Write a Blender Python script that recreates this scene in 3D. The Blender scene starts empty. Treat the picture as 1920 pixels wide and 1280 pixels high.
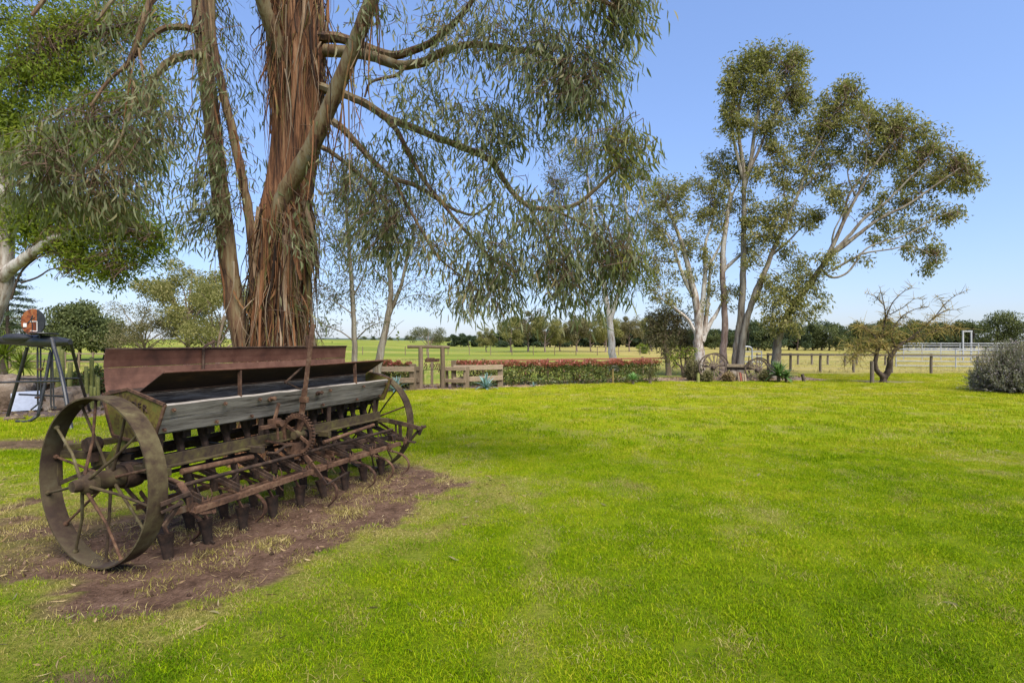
import bpy, math, random
import numpy as np
from mathutils import Vector, Matrix
from math import radians as R, pi, sin, cos, tan, atan2, sqrt, hypot

# ------------------------------------------------------------------ camera, world, sun, exposure
S = bpy.context.scene
C = S.collection
FPX, CAMH = 1000.0, 1.6
cam = bpy.data.cameras.new('camera'); camo = bpy.data.objects.new('camera', cam); C.objects.link(camo)
camo.location = (0, 0, CAMH); camo.rotation_euler = (R(90), 0, 0)
cam.lens = FPX / 1920 * 36; cam.sensor_width = 36; cam.clip_start = .05; cam.clip_end = 20000
S.camera = camo
SUN_EL, SUN_AZ = R(52), R(152)           # azimuth clockwise from +Y (the view direction)
W = bpy.data.worlds.new('World'); S.world = W; W.use_nodes = True
nt = W.node_tree; nt.nodes.clear()
sk = nt.nodes.new('ShaderNodeTexSky'); sk.sky_type = 'NISHITA'; sk.sun_disc = False
sk.sun_elevation = SUN_EL; sk.sun_rotation = SUN_AZ
sk.altitude = 0; sk.air_density = 1.4; sk.dust_density = .5; sk.ozone_density = 5
bg = nt.nodes.new('ShaderNodeBackground'); bg.inputs[1].default_value = .14
wo = nt.nodes.new('ShaderNodeOutputWorld')
gm_ = nt.nodes.new('ShaderNodeGamma'); gm_.inputs[1].default_value = .65       # gamma evens out the sky's brightness range
tn = nt.nodes.new('ShaderNodeMix'); tn.data_type = 'RGBA'; tn.blend_type = 'MULTIPLY'; tn.inputs[0].default_value = 1; tn.inputs[7].default_value = (.60, .69, .95, 1)
nt.links.new(sk.outputs[0], gm_.inputs[0]); nt.links.new(gm_.outputs[0], tn.inputs[6]); nt.links.new(tn.outputs[2], bg.inputs[0]); nt.links.new(bg.outputs[0], wo.inputs[0])
sl = bpy.data.lights.new('sun', 'SUN'); sl.energy = 3.0; sl.angle = R(45); sl.color = (1, .95, .87)
so = bpy.data.objects.new('sun', sl); C.objects.link(so); so.location = (0, -20, 40)
sdir = Vector((sin(SUN_AZ) * cos(SUN_EL), cos(SUN_AZ) * cos(SUN_EL), sin(SUN_EL)))
so.rotation_euler = (-sdir).to_track_quat('-Z', 'Y').to_euler()
S.view_settings.view_transform = 'Standard'; S.view_settings.look = 'None'
S.view_settings.exposure = 1.5; S.view_settings.gamma = 1; S.view_settings.use_curve_mapping = False
S.cycles.max_bounces = 6; S.cycles.diffuse_bounces = 3; S.cycles.glossy_bounces = 2; S.cycles.transmission_bounces = 3
S.cycles.use_denoising = True

# ------------------------------------------------------------------ helpers
def P(px, py, Y):                         # photograph pixel + distance -> point
    return np.array([(px - 960) * Y / FPX, Y, CAMH - (py - 640) * Y / FPX])
def G(px, Y, z=0.):                       # photograph column + distance -> ground point
    return np.array([(px - 960) * Y / FPX, Y, z])
def unit(v):
    v = np.asarray(v, float); return v / (np.linalg.norm(v) + 1e-12)

def tag(o, label=None, cat=None, group=None, kind=None):
    for k, v in (('label', label), ('category', cat), ('group', group), ('kind', kind)):
        if v: o[k] = v
    return o
def empty(name, loc=(0, 0, 0), rz=0, label=None, cat=None, group=None):
    o = bpy.data.objects.new(name, None); C.objects.link(o); o.location = tuple(loc); o.rotation_euler = (0, 0, rz)
    o.empty_display_size = .1
    return tag(o, label, cat, group)
def link(name, me, parent=None, loc=None, rot=None, scale=None):
    o = bpy.data.objects.new(name, me); C.objects.link(o)
    if parent is not None: o.parent = parent
    if loc is not None: o.location = tuple(loc)
    if rot is not None: o.rotation_euler = rot
    if scale is not None: o.scale = scale if hasattr(scale, '__len__') else (scale,) * 3
    return o
KIDS = {}
def copy_tree(o, parent=None):
    c = o.copy(); C.objects.link(c)
    if parent is not None: c.parent = parent
    for ch in list(o.children): copy_tree(ch, c)
    return c

def mesh_np(name, V, F=None, mat=None, smooth=False, tris=None):
    """V (n,3); F list of faces or (m,k) array."""
    me = bpy.data.meshes.new(name)
    V = np.asarray(V, np.float32)
    if isinstance(F, np.ndarray):
        k = F.shape[1]; m = len(F)
        me.vertices.add(len(V)); me.vertices.foreach_set('co', V.ravel())
        me.loops.add(m * k); me.loops.foreach_set('vertex_index', F.astype(np.int32).ravel())
        me.polygons.add(m); me.polygons.foreach_set('loop_start', np.arange(0, m * k, k, dtype=np.int32))
        me.polygons.foreach_set('loop_total', np.full(m, k, np.int32))
        me.update(calc_edges=True)
    else:
        me.from_pydata([tuple(map(float, v)) for v in V], [], [tuple(f) for f in F]); me.update()
    if mat: me.materials.append(mat)
    if smooth: me.polygons.foreach_set('use_smooth', np.ones(len(me.polygons), bool))
    return me

class MB:
    """collects boxes, bars, tubes and lathes; build() links them as one mesh object"""
    def __init__(s): s.V = []; s.F = []
    def add(s, vs, fs):
        o = len(s.V); s.V += [tuple(map(float, v)) for v in vs]; s.F += [tuple(i + o for i in f) for f in fs]; return s
    def box(s, c, sz, rz=0., M=None):
        x, y, z = [q / 2 for q in sz]
        vs = np.array([(i, j, k) for i in (-x, x) for j in (-y, y) for k in (-z, z)])
        if rz: vs = vs @ np.array([[cos(rz), sin(rz), 0], [-sin(rz), cos(rz), 0], [0, 0, 1]])
        if M is not None: vs = vs @ np.asarray(M).T
        return s.add(vs + np.array(c), [(0, 1, 3, 2), (4, 6, 7, 5), (0, 4, 5, 1), (2, 3, 7, 6), (0, 2, 6, 4), (1, 5, 7, 3)])
    def bar(s, a, b, w, h, up=(0, 0, 1), cham=.12):
        """rectangular bar from a to b with eased edges; w across, h along up"""
        a = np.array(a, float); b = np.array(b, float); d = unit(b - a); up = np.array(up, float)
        sd = np.cross(d, up)
        if np.linalg.norm(sd) < 1e-3: sd = np.cross(d, (1, 0, .1))
        sd = unit(sd); u = np.cross(sd, d); e = cham * min(w, h)
        pr = [(-w/2+e, -h/2), (w/2-e, -h/2), (w/2, -h/2+e), (w/2, h/2-e), (w/2-e, h/2), (-w/2+e, h/2), (-w/2, h/2-e), (-w/2, -h/2+e)]
        vs = [a + sd*x + u*y for x, y in pr] + [b + sd*x + u*y for x, y in pr]
        fs = [(i, (i+1) % 8, 8+(i+1) % 8, 8+i) for i in range(8)] + [tuple(range(7, -1, -1)), tuple(range(8, 16))]
        return s.add(vs, fs)
    def tube(s, pts, rad, n=8, cap=True):
        pts = np.asarray(pts, float); m = len(pts)
        rad = np.full(m, rad) if np.isscalar(rad) else np.asarray(rad, float)
        t = np.gradient(pts, axis=0); t /= np.linalg.norm(t, axis=1)[:, None] + 1e-12
        ref = np.array([0, 0, 1.]) if abs(t[0][2]) < .9 else np.array([1., 0, 0])
        x = unit(np.cross(t[0], ref)); vs = []
        for i in range(m):
            x = unit(x - t[i] * (x @ t[i])); y = np.cross(t[i], x)
            for k in range(n):
                q = 2*pi*k/n; vs.append(pts[i] + rad[i]*(cos(q)*x + sin(q)*y))
        fs = [(i*n+k, i*n+(k+1) % n, (i+1)*n+(k+1) % n, (i+1)*n+k) for i in range(m-1) for k in range(n)]
        if cap: fs += [tuple(range(n-1, -1, -1)), tuple(range((m-1)*n, m*n))]
        return s.add(vs, fs)
    def lathe(s, prof, o=(0, 0, 0), ax=(0, 0, 1), n=24, close=False):
        """prof: list of (radius, height) round axis ax"""
        ax = unit(ax); x = unit(np.cross(ax, (0, 0, 1) if abs(ax[2]) < .9 else (1, 0, 0))); y = np.cross(ax, x); o = np.array(o, float)
        vs = [o + ax*h + r*(cos(2*pi*k/n)*x + sin(2*pi*k/n)*y) for r, h in prof for k in range(n)]
        m = len(prof)
        fs = [(i*n+k, i*n+(k+1) % n, ((i+1) % m)*n+(k+1) % n, ((i+1) % m)*n+k) for i in range(m if close else m-1) for k in range(n)]
        return s.add(vs, fs)
    def prism(s, poly, ext):
        """closed polygon of 3-D points extruded by vector ext"""
        a = [np.array(p, float) for p in poly]; n = len(a); e = np.array(ext, float)
        return s.add(a + [p + e for p in a], [tuple(range(n-1, -1, -1)), tuple(range(n, 2*n))] + [(i, (i+1) % n, n+(i+1) % n, n+i) for i in range(n)])
    def mesh(s, name, mat=None, smooth=False):
        me = bpy.data.meshes.new(name); me.from_pydata(s.V, [], s.F); me.update()
        if mat: me.materials.append(mat)
        if smooth:
            me.polygons.foreach_set('use_smooth', np.ones(len(me.polygons), bool))
            try: me.set_sharp_from_angle(angle=R(40))
            except Exception: pass
        return me
    def build(s, name, mat, parent=None, smooth=False, kind=None):
        o = link(name, s.mesh(name, mat, smooth), parent)
        if kind: o['kind'] = kind
        return o

def catmull(pts, k=6):
    p = np.asarray(pts, float)
    if len(p) < 3:
        return np.array([p[0] + (p[-1]-p[0])*t for t in np.linspace(0, 1, k+1)])
    q = np.vstack([2*p[0]-p[1], p, 2*p[-1]-p[-2]]); out = []
    for i in range(len(p)-1):
        a, b, c, d = q[i:i+4]
        for t in np.linspace(0, 1, k, endpoint=False):
            out.append(.5*((2*b)+(-a+c)*t+(2*a-5*b+4*c-d)*t*t+(-a+3*b-3*c+d)*t**3))
    out.append(p[-1]); return np.array(out)

# value noise
_pt = np.random.default_rng(7).random((256, 256))
def vnoise(x, y):
    x = np.asarray(x, float); y = np.asarray(y, float)
    xi = np.floor(x).astype(int); yi = np.floor(y).astype(int); fx = x-xi; fy = y-yi
    fx = fx*fx*(3-2*fx); fy = fy*fy*(3-2*fy)
    g = lambda i, j: _pt[i % 256, j % 256]
    return (g(xi, yi)*(1-fx)+g(xi+1, yi)*fx)*(1-fy)+(g(xi, yi+1)*(1-fx)+g(xi+1, yi+1)*fx)*fy
def fbm(x, y, o=4):
    s = 0; a = .5; t = 0
    for i in range(o):
        s = s + a*vnoise(x*2**i+13*i, y*2**i+7*i); t += a; a *= .5
    return s/t
def sstep(a, b, x):
    t = np.clip((np.asarray(x, float)-a)/(b-a), 0, 1); return t*t*(3-2*t)

# ------------------------------------------------------------------ materials
class N:
    def __init__(s, name):
        s.m = bpy.data.materials.new(name); s.m.use_nodes = True; s.t = s.m.node_tree; s.t.nodes.clear()
        s.o = s.t.nodes.new('ShaderNodeOutputMaterial')
    def n(s, ty, **kw):
        q = s.t.nodes.new(ty)
        for k, v in kw.items():
            if k.startswith('i_'): q.inputs[k[2:].replace('_', ' ')].default_value = v
            else: setattr(q, k, v)
        return q
    def l(s, a, b): s.t.links.new(a, b)
    def ramp(s, fac, stops, interp='LINEAR'):
        r = s.n('ShaderNodeValToRGB'); r.color_ramp.interpolation = interp; e = r.color_ramp.elements
        while len(e) < len(stops): e.new(.5)
        for q, (p, c) in zip(e, stops): q.position = p; q.color = (*c, 1)
        s.l(fac, r.inputs[0]); return r.outputs[0]
    def noise(s, vec, scale, detail=4, rough=.6, dist=0.):
        q = s.n('ShaderNodeTexNoise'); q.inputs['Scale'].default_value = scale; q.inputs['Detail'].default_value = detail
        q.inputs['Roughness'].default_value = rough; q.inputs['Distortion'].default_value = dist
        if vec is not None: s.l(vec, q.inputs['Vector'])
        return q.outputs['Fac']
    def coord(s, which='Object', scale=(1, 1, 1)):
        c = s.n('ShaderNodeTexCoord'); mp = s.n('ShaderNodeMapping'); mp.inputs['Scale'].default_value = scale
        s.l(c.outputs[which], mp.inputs[0]); return mp.outputs[0]
    def pos(s, scale=(1, 1, 1)):
        c = s.n('ShaderNodeNewGeometry'); mp = s.n('ShaderNodeMapping'); mp.inputs['Scale'].default_value = scale
        s.l(c.outputs['Position'], mp.inputs[0]); return mp.outputs[0]
    def mix(s, fac, a, b, mode='MIX'):
        q = s.n('ShaderNodeMix'); q.data_type = 'RGBA'; q.blend_type = mode
        for sock, v in ((q.inputs[0], fac), (q.inputs[6], a), (q.inputs[7], b)):
            if hasattr(v, 'is_output'): s.l(v, sock)
            elif isinstance(v, tuple): sock.default_value = (*v, 1)
            else: sock.default_value = v
        return q.outputs[2]
    def math(s, op, a, b=0., clamp=False):
        q = s.n('ShaderNodeMath'); q.operation = op; q.use_clamp = clamp
        for sock, v in ((q.inputs[0], a), (q.inputs[1], b)):
            if hasattr(v, 'is_output'): s.l(v, sock)
            else: sock.default_value = v
        return q.outputs[0]
    def attr(s, name):
        q = s.n('ShaderNodeAttribute'); q.attribute_name = name; return q.outputs['Fac']
    def bsdf(s, col, rough=.8, metal=0., bump=None, bstr=.3, bdist=.02, spec=.3):
        b = s.n('ShaderNodeBsdfPrincipled')
        for sock, v in ((b.inputs['Base Color'], col), (b.inputs['Roughness'], rough), (b.inputs['Metallic'], metal)):
            if hasattr(v, 'is_output'): s.l(v, sock)
            elif isinstance(v, tuple): sock.default_value = (*v, 1)
            else: sock.default_value = v
        b.inputs['Specular IOR Level'].default_value = spec
        if bump is not None:
            q = s.n('ShaderNodeBump'); q.inputs['Strength'].default_value = bstr; q.inputs['Distance'].default_value = bdist
            s.l(bump, q.inputs['Height']); s.l(q.outputs[0], b.inputs['Normal'])
        return b.outputs[0]
    def out(s, sh): s.l(sh, s.o.inputs[0]); return s.m

def mottled(name, stops, scale=6, stretch=(1, 1, 1), rough=.8, metal=0., bstr=.4, bdist=.01, detail=6, fine=4., spec=.3, fineamt=.35):
    n = N(name); v = n.coord('Object', stretch)
    a = n.noise(v, scale, detail, .65, .3); b = n.noise(v, scale*fine, 4, .7)
    f = n.math('ADD', n.math('MULTIPLY', a, 1-fineamt), n.math('MULTIPLY', b, fineamt))
    oi = n.n('ShaderNodeObjectInfo').outputs['Random']
    f = n.math('ADD', f, n.math('MULTIPLY', n.math('SUBTRACT', oi, .5), .08))
    c = n.ramp(f, stops)
    return n.out(n.bsdf(c, rough, metal, b, bstr, bdist, spec))

def leafmat(name, stops, rough=.5, trans=.3, spec=.35, big=None):
    """leaf colour differs from leaf to leaf (random per island) and from clump to clump (noise in space)"""
    n = N(name)
    rnd = n.n('ShaderNodeNewGeometry').outputs['Random Per Island']
    ns = n.noise(n.coord('Object'), big or .9, 2, .5)
    f = n.math('ADD', n.math('MULTIPLY', rnd, .62), n.math('MULTIPLY', n.math('SUBTRACT', ns, .2), .62))
    c = n.ramp(f, stops)
    b = n.bsdf(c, rough, 0, None, spec=spec)
    t = n.n('ShaderNodeBsdfTranslucent'); n.l(n.mix(.5, c, (.35, .4, .05), 'MIX'), t.inputs[0])
    m = n.n('ShaderNodeMixShader'); m.inputs[0].default_value = trans
    n.l(b, m.inputs[1]); n.l(t.outputs[0], m.inputs[2])
    return n.out(m.outputs[0])

def woodmat(name, stops, axis=0, scale=5, rough=.85, bstr=.6, lichen=None):
    """weathered timber: grain stretched along the given local axis"""
    st = [9., 9., 9.]; st[axis] = .55
    n = N(name); v = n.coord('Object', tuple(st))
    g = n.noise(v, scale, 6, .7, .6); g2 = n.noise(v, scale*3.2, 5, .75)
    f = n.math('ADD', n.math('MULTIPLY', g, .6), n.math('MULTIPLY', g2, .4))
    oi = n.n('ShaderNodeObjectInfo').outputs['Random']
    f2 = n.math('ADD', f, n.math('MULTIPLY', n.math('SUBTRACT', oi, .5), .12))
    c = n.ramp(f2, stops)
    if lichen:
        k = n.ramp(n.noise(n.coord('Object'), lichen[1], 5, .7), [(lichen[2], (0, 0, 0)), (lichen[2]+.14, (1, 1, 1))])
        c = n.mix(k, c, lichen[0])
    return n.out(n.bsdf(c, rough, 0, f, bstr, .01, .15))

RUST = [(.33, (.014, .008, .006)), (.44, (.043, .021, .012)), (.54, (.085, .042, .023)), (.63, (.125, .072, .041)), (.73, (.18, .13, .082))]
M = {}
M['rust'] = mottled('rust', RUST, 9, rough=.85, bstr=.5, bdist=.004)
M['dark_rust'] = mottled('dark_rust', [(.34, (.009, .006, .004)), (.48, (.027, .015, .0095)), (.58, (.055, .031, .019)), (.7, (.1, .065, .04))], 9, rough=.85, bstr=.5, bdist=.004)
M['olive_iron'] = mottled('olive_iron', [(.35, (.012, .007, .004)), (.44, (.036, .021, .011)), (.53, (.06, .043, .019)), (.61, (.085, .068, .03)), (.7, (.13, .11, .062)), (.77, (.3, .28, .23))], 4.5, rough=.85, bstr=.4, bdist=.003)
M['red_sheet'] = mottled('red_sheet', [(.33, (.034, .013, .008)), (.5, (.072, .028, .017)), (.68, (.118, .055, .035))], 3, rough=.7, bstr=.15, bdist=.003, fineamt=.25)
M['red_sheet_faded'] = mottled('red_sheet_faded', [(.33, (.06, .027, .018)), (.5, (.118, .055, .036)), (.68, (.17, .092, .062))], 4, rough=.75, bstr=.15, bdist=.003, fineamt=.25)
M['lid_under'] = mottled('lid_under', [(.35, (.012, .007, .005)), (.54, (.035, .017, .011)), (.66, (.09, .042, .017)), (.76, (.26, .15, .05))], 2.6, (.5, 1, 1), rough=.8, bstr=.2)
M['mustard'] = mottled('mustard', [(.34, (.03, .014, .007)), (.43, (.07, .045, .011)), (.52, (.11, .088, .015)), (.61, (.07, .08, .015)), (.72, (.14, .08, .03))], 8, rough=.85, bstr=.4, bdist=.003)
M['dark_rust_patchy'] = mottled('dark_rust_patchy', [(.3, (.012, .008, .006)), (.45, (.035, .021, .014)), (.58, (.06, .045, .024)), (.74, (.09, .08, .05)), (.82, (.25, .23, .2))], 3.2, rough=.9, bstr=.4, bdist=.003)
M['mossy_iron'] = mottled('mossy_iron', [(.3, (.014, .009, .007)), (.45, (.036, .023, .014)), (.58, (.065, .05, .018)), (.72, (.11, .11, .024))], 6, rough=.9)
M['board'] = woodmat('board', [(.39, (.014, .010, .008)), (.452, (.068, .055, .045)), (.505, (.165, .142, .12)), (.56, (.245, .215, .185)), (.65, (.36, .32, .275))], 0, 1.6, lichen=((.18, .145, .045), 2.4, .6))
M['board_in'] = woodmat('board_in', [(.39, (.025, .019, .016)), (.48, (.09, .074, .062)), (.56, (.17, .147, .125)), (.66, (.24, .21, .18))], 0, 4)
M['post'] = woodmat('post', [(.3, (.06, .04, .025)), (.5, (.15, .11, .07)), (.7, (.25, .19, .13))], 2, 5, lichen=((.16, .17, .05), 4., .6))
M['rail'] = woodmat('rail', [(.3, (.09, .06, .04)), (.5, (.22, .16, .105)), (.7, (.34, .26, .18))], 0, 4, lichen=((.2, .19, .08), 3., .62))
M['grey_post'] = woodmat('grey_post', [(.3, (.055, .043, .032)), (.5, (.13, .105, .078)), (.7, (.22, .18, .14))], 2, 5)
M['red_rail'] = woodmat('red_rail', [(.3, (.1, .03, .02)), (.5, (.2, .07, .045)), (.7, (.28, .12, .08))], 0, 4)
def plain(name, col, rough=.5, metal=0., spec=.4):
    n = N(name); v = n.coord('Object'); q = n.noise(v, 7, 4, .6)
    c = n.ramp(q, [(.3, tuple(x*.75 for x in col)), (.7, tuple(min(1, x*1.15) for x in col))])
    return n.out(n.bsdf(c, rough, metal, spec=spec))
M['wire'] = plain('wire', (.25, .24, .22), .5, .6)
M['galv'] = plain('galvanised', (.36, .365, .37), .5, .35)
M['black_steel'] = mottled('black_steel', [(.3, (.008, .008, .01)), (.55, (.025, .024, .026)), (.75, (.07, .06, .055))], 8, rough=.45, bstr=.2, bdist=.003, spec=.5)
M['rock'] = mottled('rock', [(.33, (.045, .032, .022)), (.43, (.14, .098, .065)), (.53, (.24, .175, .12)), (.62, (.3, .24, .18)), (.74, (.4, .33, .26))], 2.2, rough=.92, bstr=1., bdist=.05)
M['white_slab'] = mottled('white_slab', [(.27, (.12, .10, .09)), (.37, (.42, .43, .46)), (.6, (.52, .54, .58)), (.8, (.6, .62, .66))], 5, rough=.6, bstr=.1)
M['bark_core'] = mottled('bark_core', [(.36, (.014, .007, .004)), (.44, (.08, .033, .015)), (.52, (.185, .084, .038)), (.6, (.255, .138, .07)), (.71, (.31, .2, .12))], 3, (4.5, 4.5, .3), rough=.92, bstr=1., bdist=.02)
M['bark_smooth'] = mottled('bark_smooth', [(.38, (.03, .015, .008)), (.45, (.095, .048, .022)), (.52, (.135, .094, .044)), (.59, (.16, .124, .066)), (.67, (.145, .132, .098)), (.75, (.11, .055, .028))], 2.8, (3.5, 3.5, .4), rough=.8, bstr=.35, bdist=.01)
M['bark_grey'] = mottled('bark_grey', [(.35, (.05, .03, .019)), (.43, (.125, .093, .063)), (.53, (.21, .178, .135)), (.64, (.28, .25, .2)), (.75, (.33, .305, .26))], 2.6, (2.6, 2.6, .35), rough=.85, bstr=.4, bdist=.01)
def strip_mat():
    n = N('bark_strip'); r = n.n('ShaderNodeObjectInfo').outputs['Random']
    isl = n.n('ShaderNodeNewGeometry').outputs['Random Per Island']
    q = n.noise(n.coord('Object', (8, 8, .8)), 5, 5, .7)
    f = n.math('ADD', n.math('MULTIPLY', n.math('FRACT', n.math('ADD', r, isl)), .8), n.math('MULTIPLY', n.math('SUBTRACT', q, .3), .5))
    c = n.ramp(f, [(.08, (.009, .005, .003)), (.26, (.034, .015, .007)), (.4, (.1, .041, .016)), (.52, (.18, .08, .034)), (.6, (.08, .075, .018)), (.7, (.17, .105, .058)), (.8, (.23, .155, .095)), (.9, (.16, .135, .095)), (1, (.31, .23, .155))])
    return n.out(n.bsdf(c, .85, 0, q, .4, .01, .2))
M['bark_strip'] = strip_mat()
M['bark_white'] = mottled('bark_white', [(.34, (.1, .06, .042)), (.42, (.25, .195, .15)), (.51, (.42, .375, .325)), (.62, (.52, .485, .44)), (.76, (.58, .56, .53))], 2.6, (2.2, 2.2, .5), rough=.75, bstr=.3, bdist=.01)
M['bark_pink'] = mottled('bark_pink', [(.33, (.05, .026, .018)), (.45, (.14, .09, .068)), (.56, (.24, .18, .145)), (.72, (.33, .29, .25))], 2.2, (1.6, 1.6, .4), rough=.85, bstr=.5, bdist=.015)
M['bark_brown'] = mottled('bark_brown', [(.3, (.05, .032, .02)), (.5, (.14, .105, .065)), (.7, (.23, .185, .125))], 4, (2, 2, .4), rough=.9, bstr=.6, bdist=.01)
M['bark_dark'] = mottled('bark_dark', [(.3, (.025, .017, .012)), (.5, (.07, .05, .036)), (.7, (.14, .11, .085))], 4, (2, 2, .5), rough=.95, bstr=.6, bdist=.01)
M['twig'] = mottled('twig', [(.3, (.05, .028, .018)), (.55, (.13, .075, .048)), (.75, (.2, .14, .1))], 5, rough=.85)
M['lf_gum'] = leafmat('gum_leaf', [(.05, (.036, .042, .015)), (.32, (.085, .1, .038)), (.52, (.145, .155, .07)), (.72, (.23, .23, .125)), (.84, (.23, .165, .075)), (1, (.27, .12, .065))], .55, .45, .25)
M['lf_bright'] = leafmat('bright_leaf', [(.05, (.05, .07, .008)), (.35, (.125, .175, .015)), (.65, (.22, .275, .025)), (.95, (.33, .34, .05))], .5, .55, .2)
M['lf_olive'] = leafmat('olive_leaf', [(.05, (.06, .06, .018)), (.35, (.145, .138, .044)), (.65, (.24, .22, .078)), (.92, (.33, .28, .12))], .6, .36, .15, .6)
M['lf_yellow'] = leafmat('young_leaf', [(.05, (.04, .05, .01)), (.4, (.11, .12, .018)), (.75, (.2, .18, .03)), (.95, (.26, .15, .04))], .5, .35, .3)
M['lf_grey'] = leafmat('greygreen_leaf', [(.05, (.035, .038, .018)), (.4, (.08, .085, .04)), (.7, (.135, .13, .066)), (.95, (.2, .155, .09))], .6, .22, .15)
M['lf_brown'] = leafmat('brownish_leaf', [(.05, (.045, .038, .018)), (.4, (.105, .09, .038)), (.7, (.165, .145, .064)), (.95, (.24, .18, .09))], .6, .2, .25)
M['lf_dark'] = leafmat('pine_needles', [(.05, (.013, .024, .011)), (.4, (.028, .045, .02)), (.7, (.05, .072, .03)), (.95, (.085, .1, .045))], .7, .12, .2, .25)
M['lf_pine'] = leafmat('soft_pine_needles', [(.05, (.024, .036, .012)), (.4, (.06, .075, .024)), (.7, (.105, .12, .04)), (.95, (.16, .165, .06))], .7, .15, .2, .35)
M['lf_red'] = leafmat('red_tip_leaf', [(.05, (.15, .022, .02)), (.35, (.3, .055, .045)), (.6, (.4, .11, .085)), (.8, (.24, .17, .06)), (.95, (.46, .23, .17))], .45, .3, .4)
M['lf_hedge'] = leafmat('hedge_leaf', [(.05, (.018, .028, .007)), (.3, (.05, .078, .017)), (.52, (.095, .13, .03)), (.68, (.13, .12, .035)), (.84, (.19, .065, .045)), (1, (.3, .2, .13))], .45, .25, .4, 2.5)
M['lf_lilac'] = leafmat('rosemary_leaf', [(.05, (.05, .055, .03)), (.38, (.16, .165, .1)), (.6, (.27, .265, .18)), (.78, (.36, .29, .31)), (1, (.5, .4, .47))], .7, .15, .15, 2.)
M['lf_blue'] = leafmat('agave_leaf', [(.1, (.09, .17, .14)), (.5, (.17, .29, .26)), (.9, (.3, .42, .38))], .5, .1, .4, 3.)
M['lf_lime'] = leafmat('succulent_leaf', [(.1, (.06, .16, .03)), (.5, (.15, .3, .07)), (.9, (.32, .45, .16))], .45, .25, .4, 3.)
M['lf_deep'] = leafmat('foxtail_leaf', [(.1, (.03, .075, .014)), (.5, (.075, .15, .03)), (.9, (.17, .26, .07))], .4, .25, .4, 3.)
M['lf_straw'] = leafmat('straw', [(.05, (.09, .055, .026)), (.4, (.2, .13, .062)), (.75, (.33, .24, .12)), (1, (.5, .42, .28))], .8, .15, .2, 3.)
M['cactus'] = mottled('cactus_skin', [(.3, (.075, .085, .02)), (.5, (.17, .175, .045)), (.7, (.29, .27, .085))], 9, rough=.7, bstr=.3)
M['lichen_twig'] = mottled('lichen_twig', [(.34, (.06, .04, .022)), (.46, (.17, .12, .04)), (.57, (.3, .23, .06)), (.7, (.42, .27, .08))], 3, rough=.9)

# ------------------------------------------------------------------ ground
DO = np.array([-2.9469, 3.8242]); DA = .37616                    # the seed drill: near wheel's foot, heading of its axle
du = np.array([sin(DA), cos(DA)]); dv = np.array([du[1], -du[0]])
def drill_uv(x, y):
    return (x-DO[0])*du[0]+(y-DO[1])*du[1], (x-DO[0])*dv[0]+(y-DO[1])*dv[1]
# edge of the lawn: mulch beds begin beyond this line
EDGE_X = np.array([-30., -9, -6.5, -4.6, -3.6, 0, 2.9, 5.6, 8.4, 12.5, 13.5, 14.2, 40])
EDGE_Y = np.array([10.3, 11.3, 13.5, 15.6, 17.4, 18.6, 20.2, 21.2, 21.6, 21.6, 22.3, 23.5, 24.])
def edge_y(x): return np.interp(x, EDGE_X, EDGE_Y)
BARE_POLY = np.array([(-6.6, 4.0), (-3.5, 3.35), (-2.5, 3.1), (-1.8, 3.3), (-1.25, 4.25), (-.8, 5.2), (-.45, 5.9), (-.7, 6.7), (-1.6, 7.05), (-2.3, 6.3), (-3.1, 5.0), (-3.8, 4.9), (-6.6, 6.0)])
def poly_sd(x, y, pg):
    d = np.full(np.shape(x), 1e9); ins = np.zeros(np.shape(x), bool)
    for (ax, ay), (bx, by) in zip(pg, np.roll(pg, -1, 0)):
        ex, ey = bx-ax, by-ay; t = np.clip(((x-ax)*ex+(y-ay)*ey)/(ex*ex+ey*ey), 0, 1)
        d = np.minimum(d, np.hypot(x-ax-t*ex, y-ay-t*ey))
        c = ((ay > y) != (by > y)) & (x < ex*(y-ay)/(ey+1e-12)+ax); ins ^= c
    return np.where(ins, -d, d)
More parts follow.
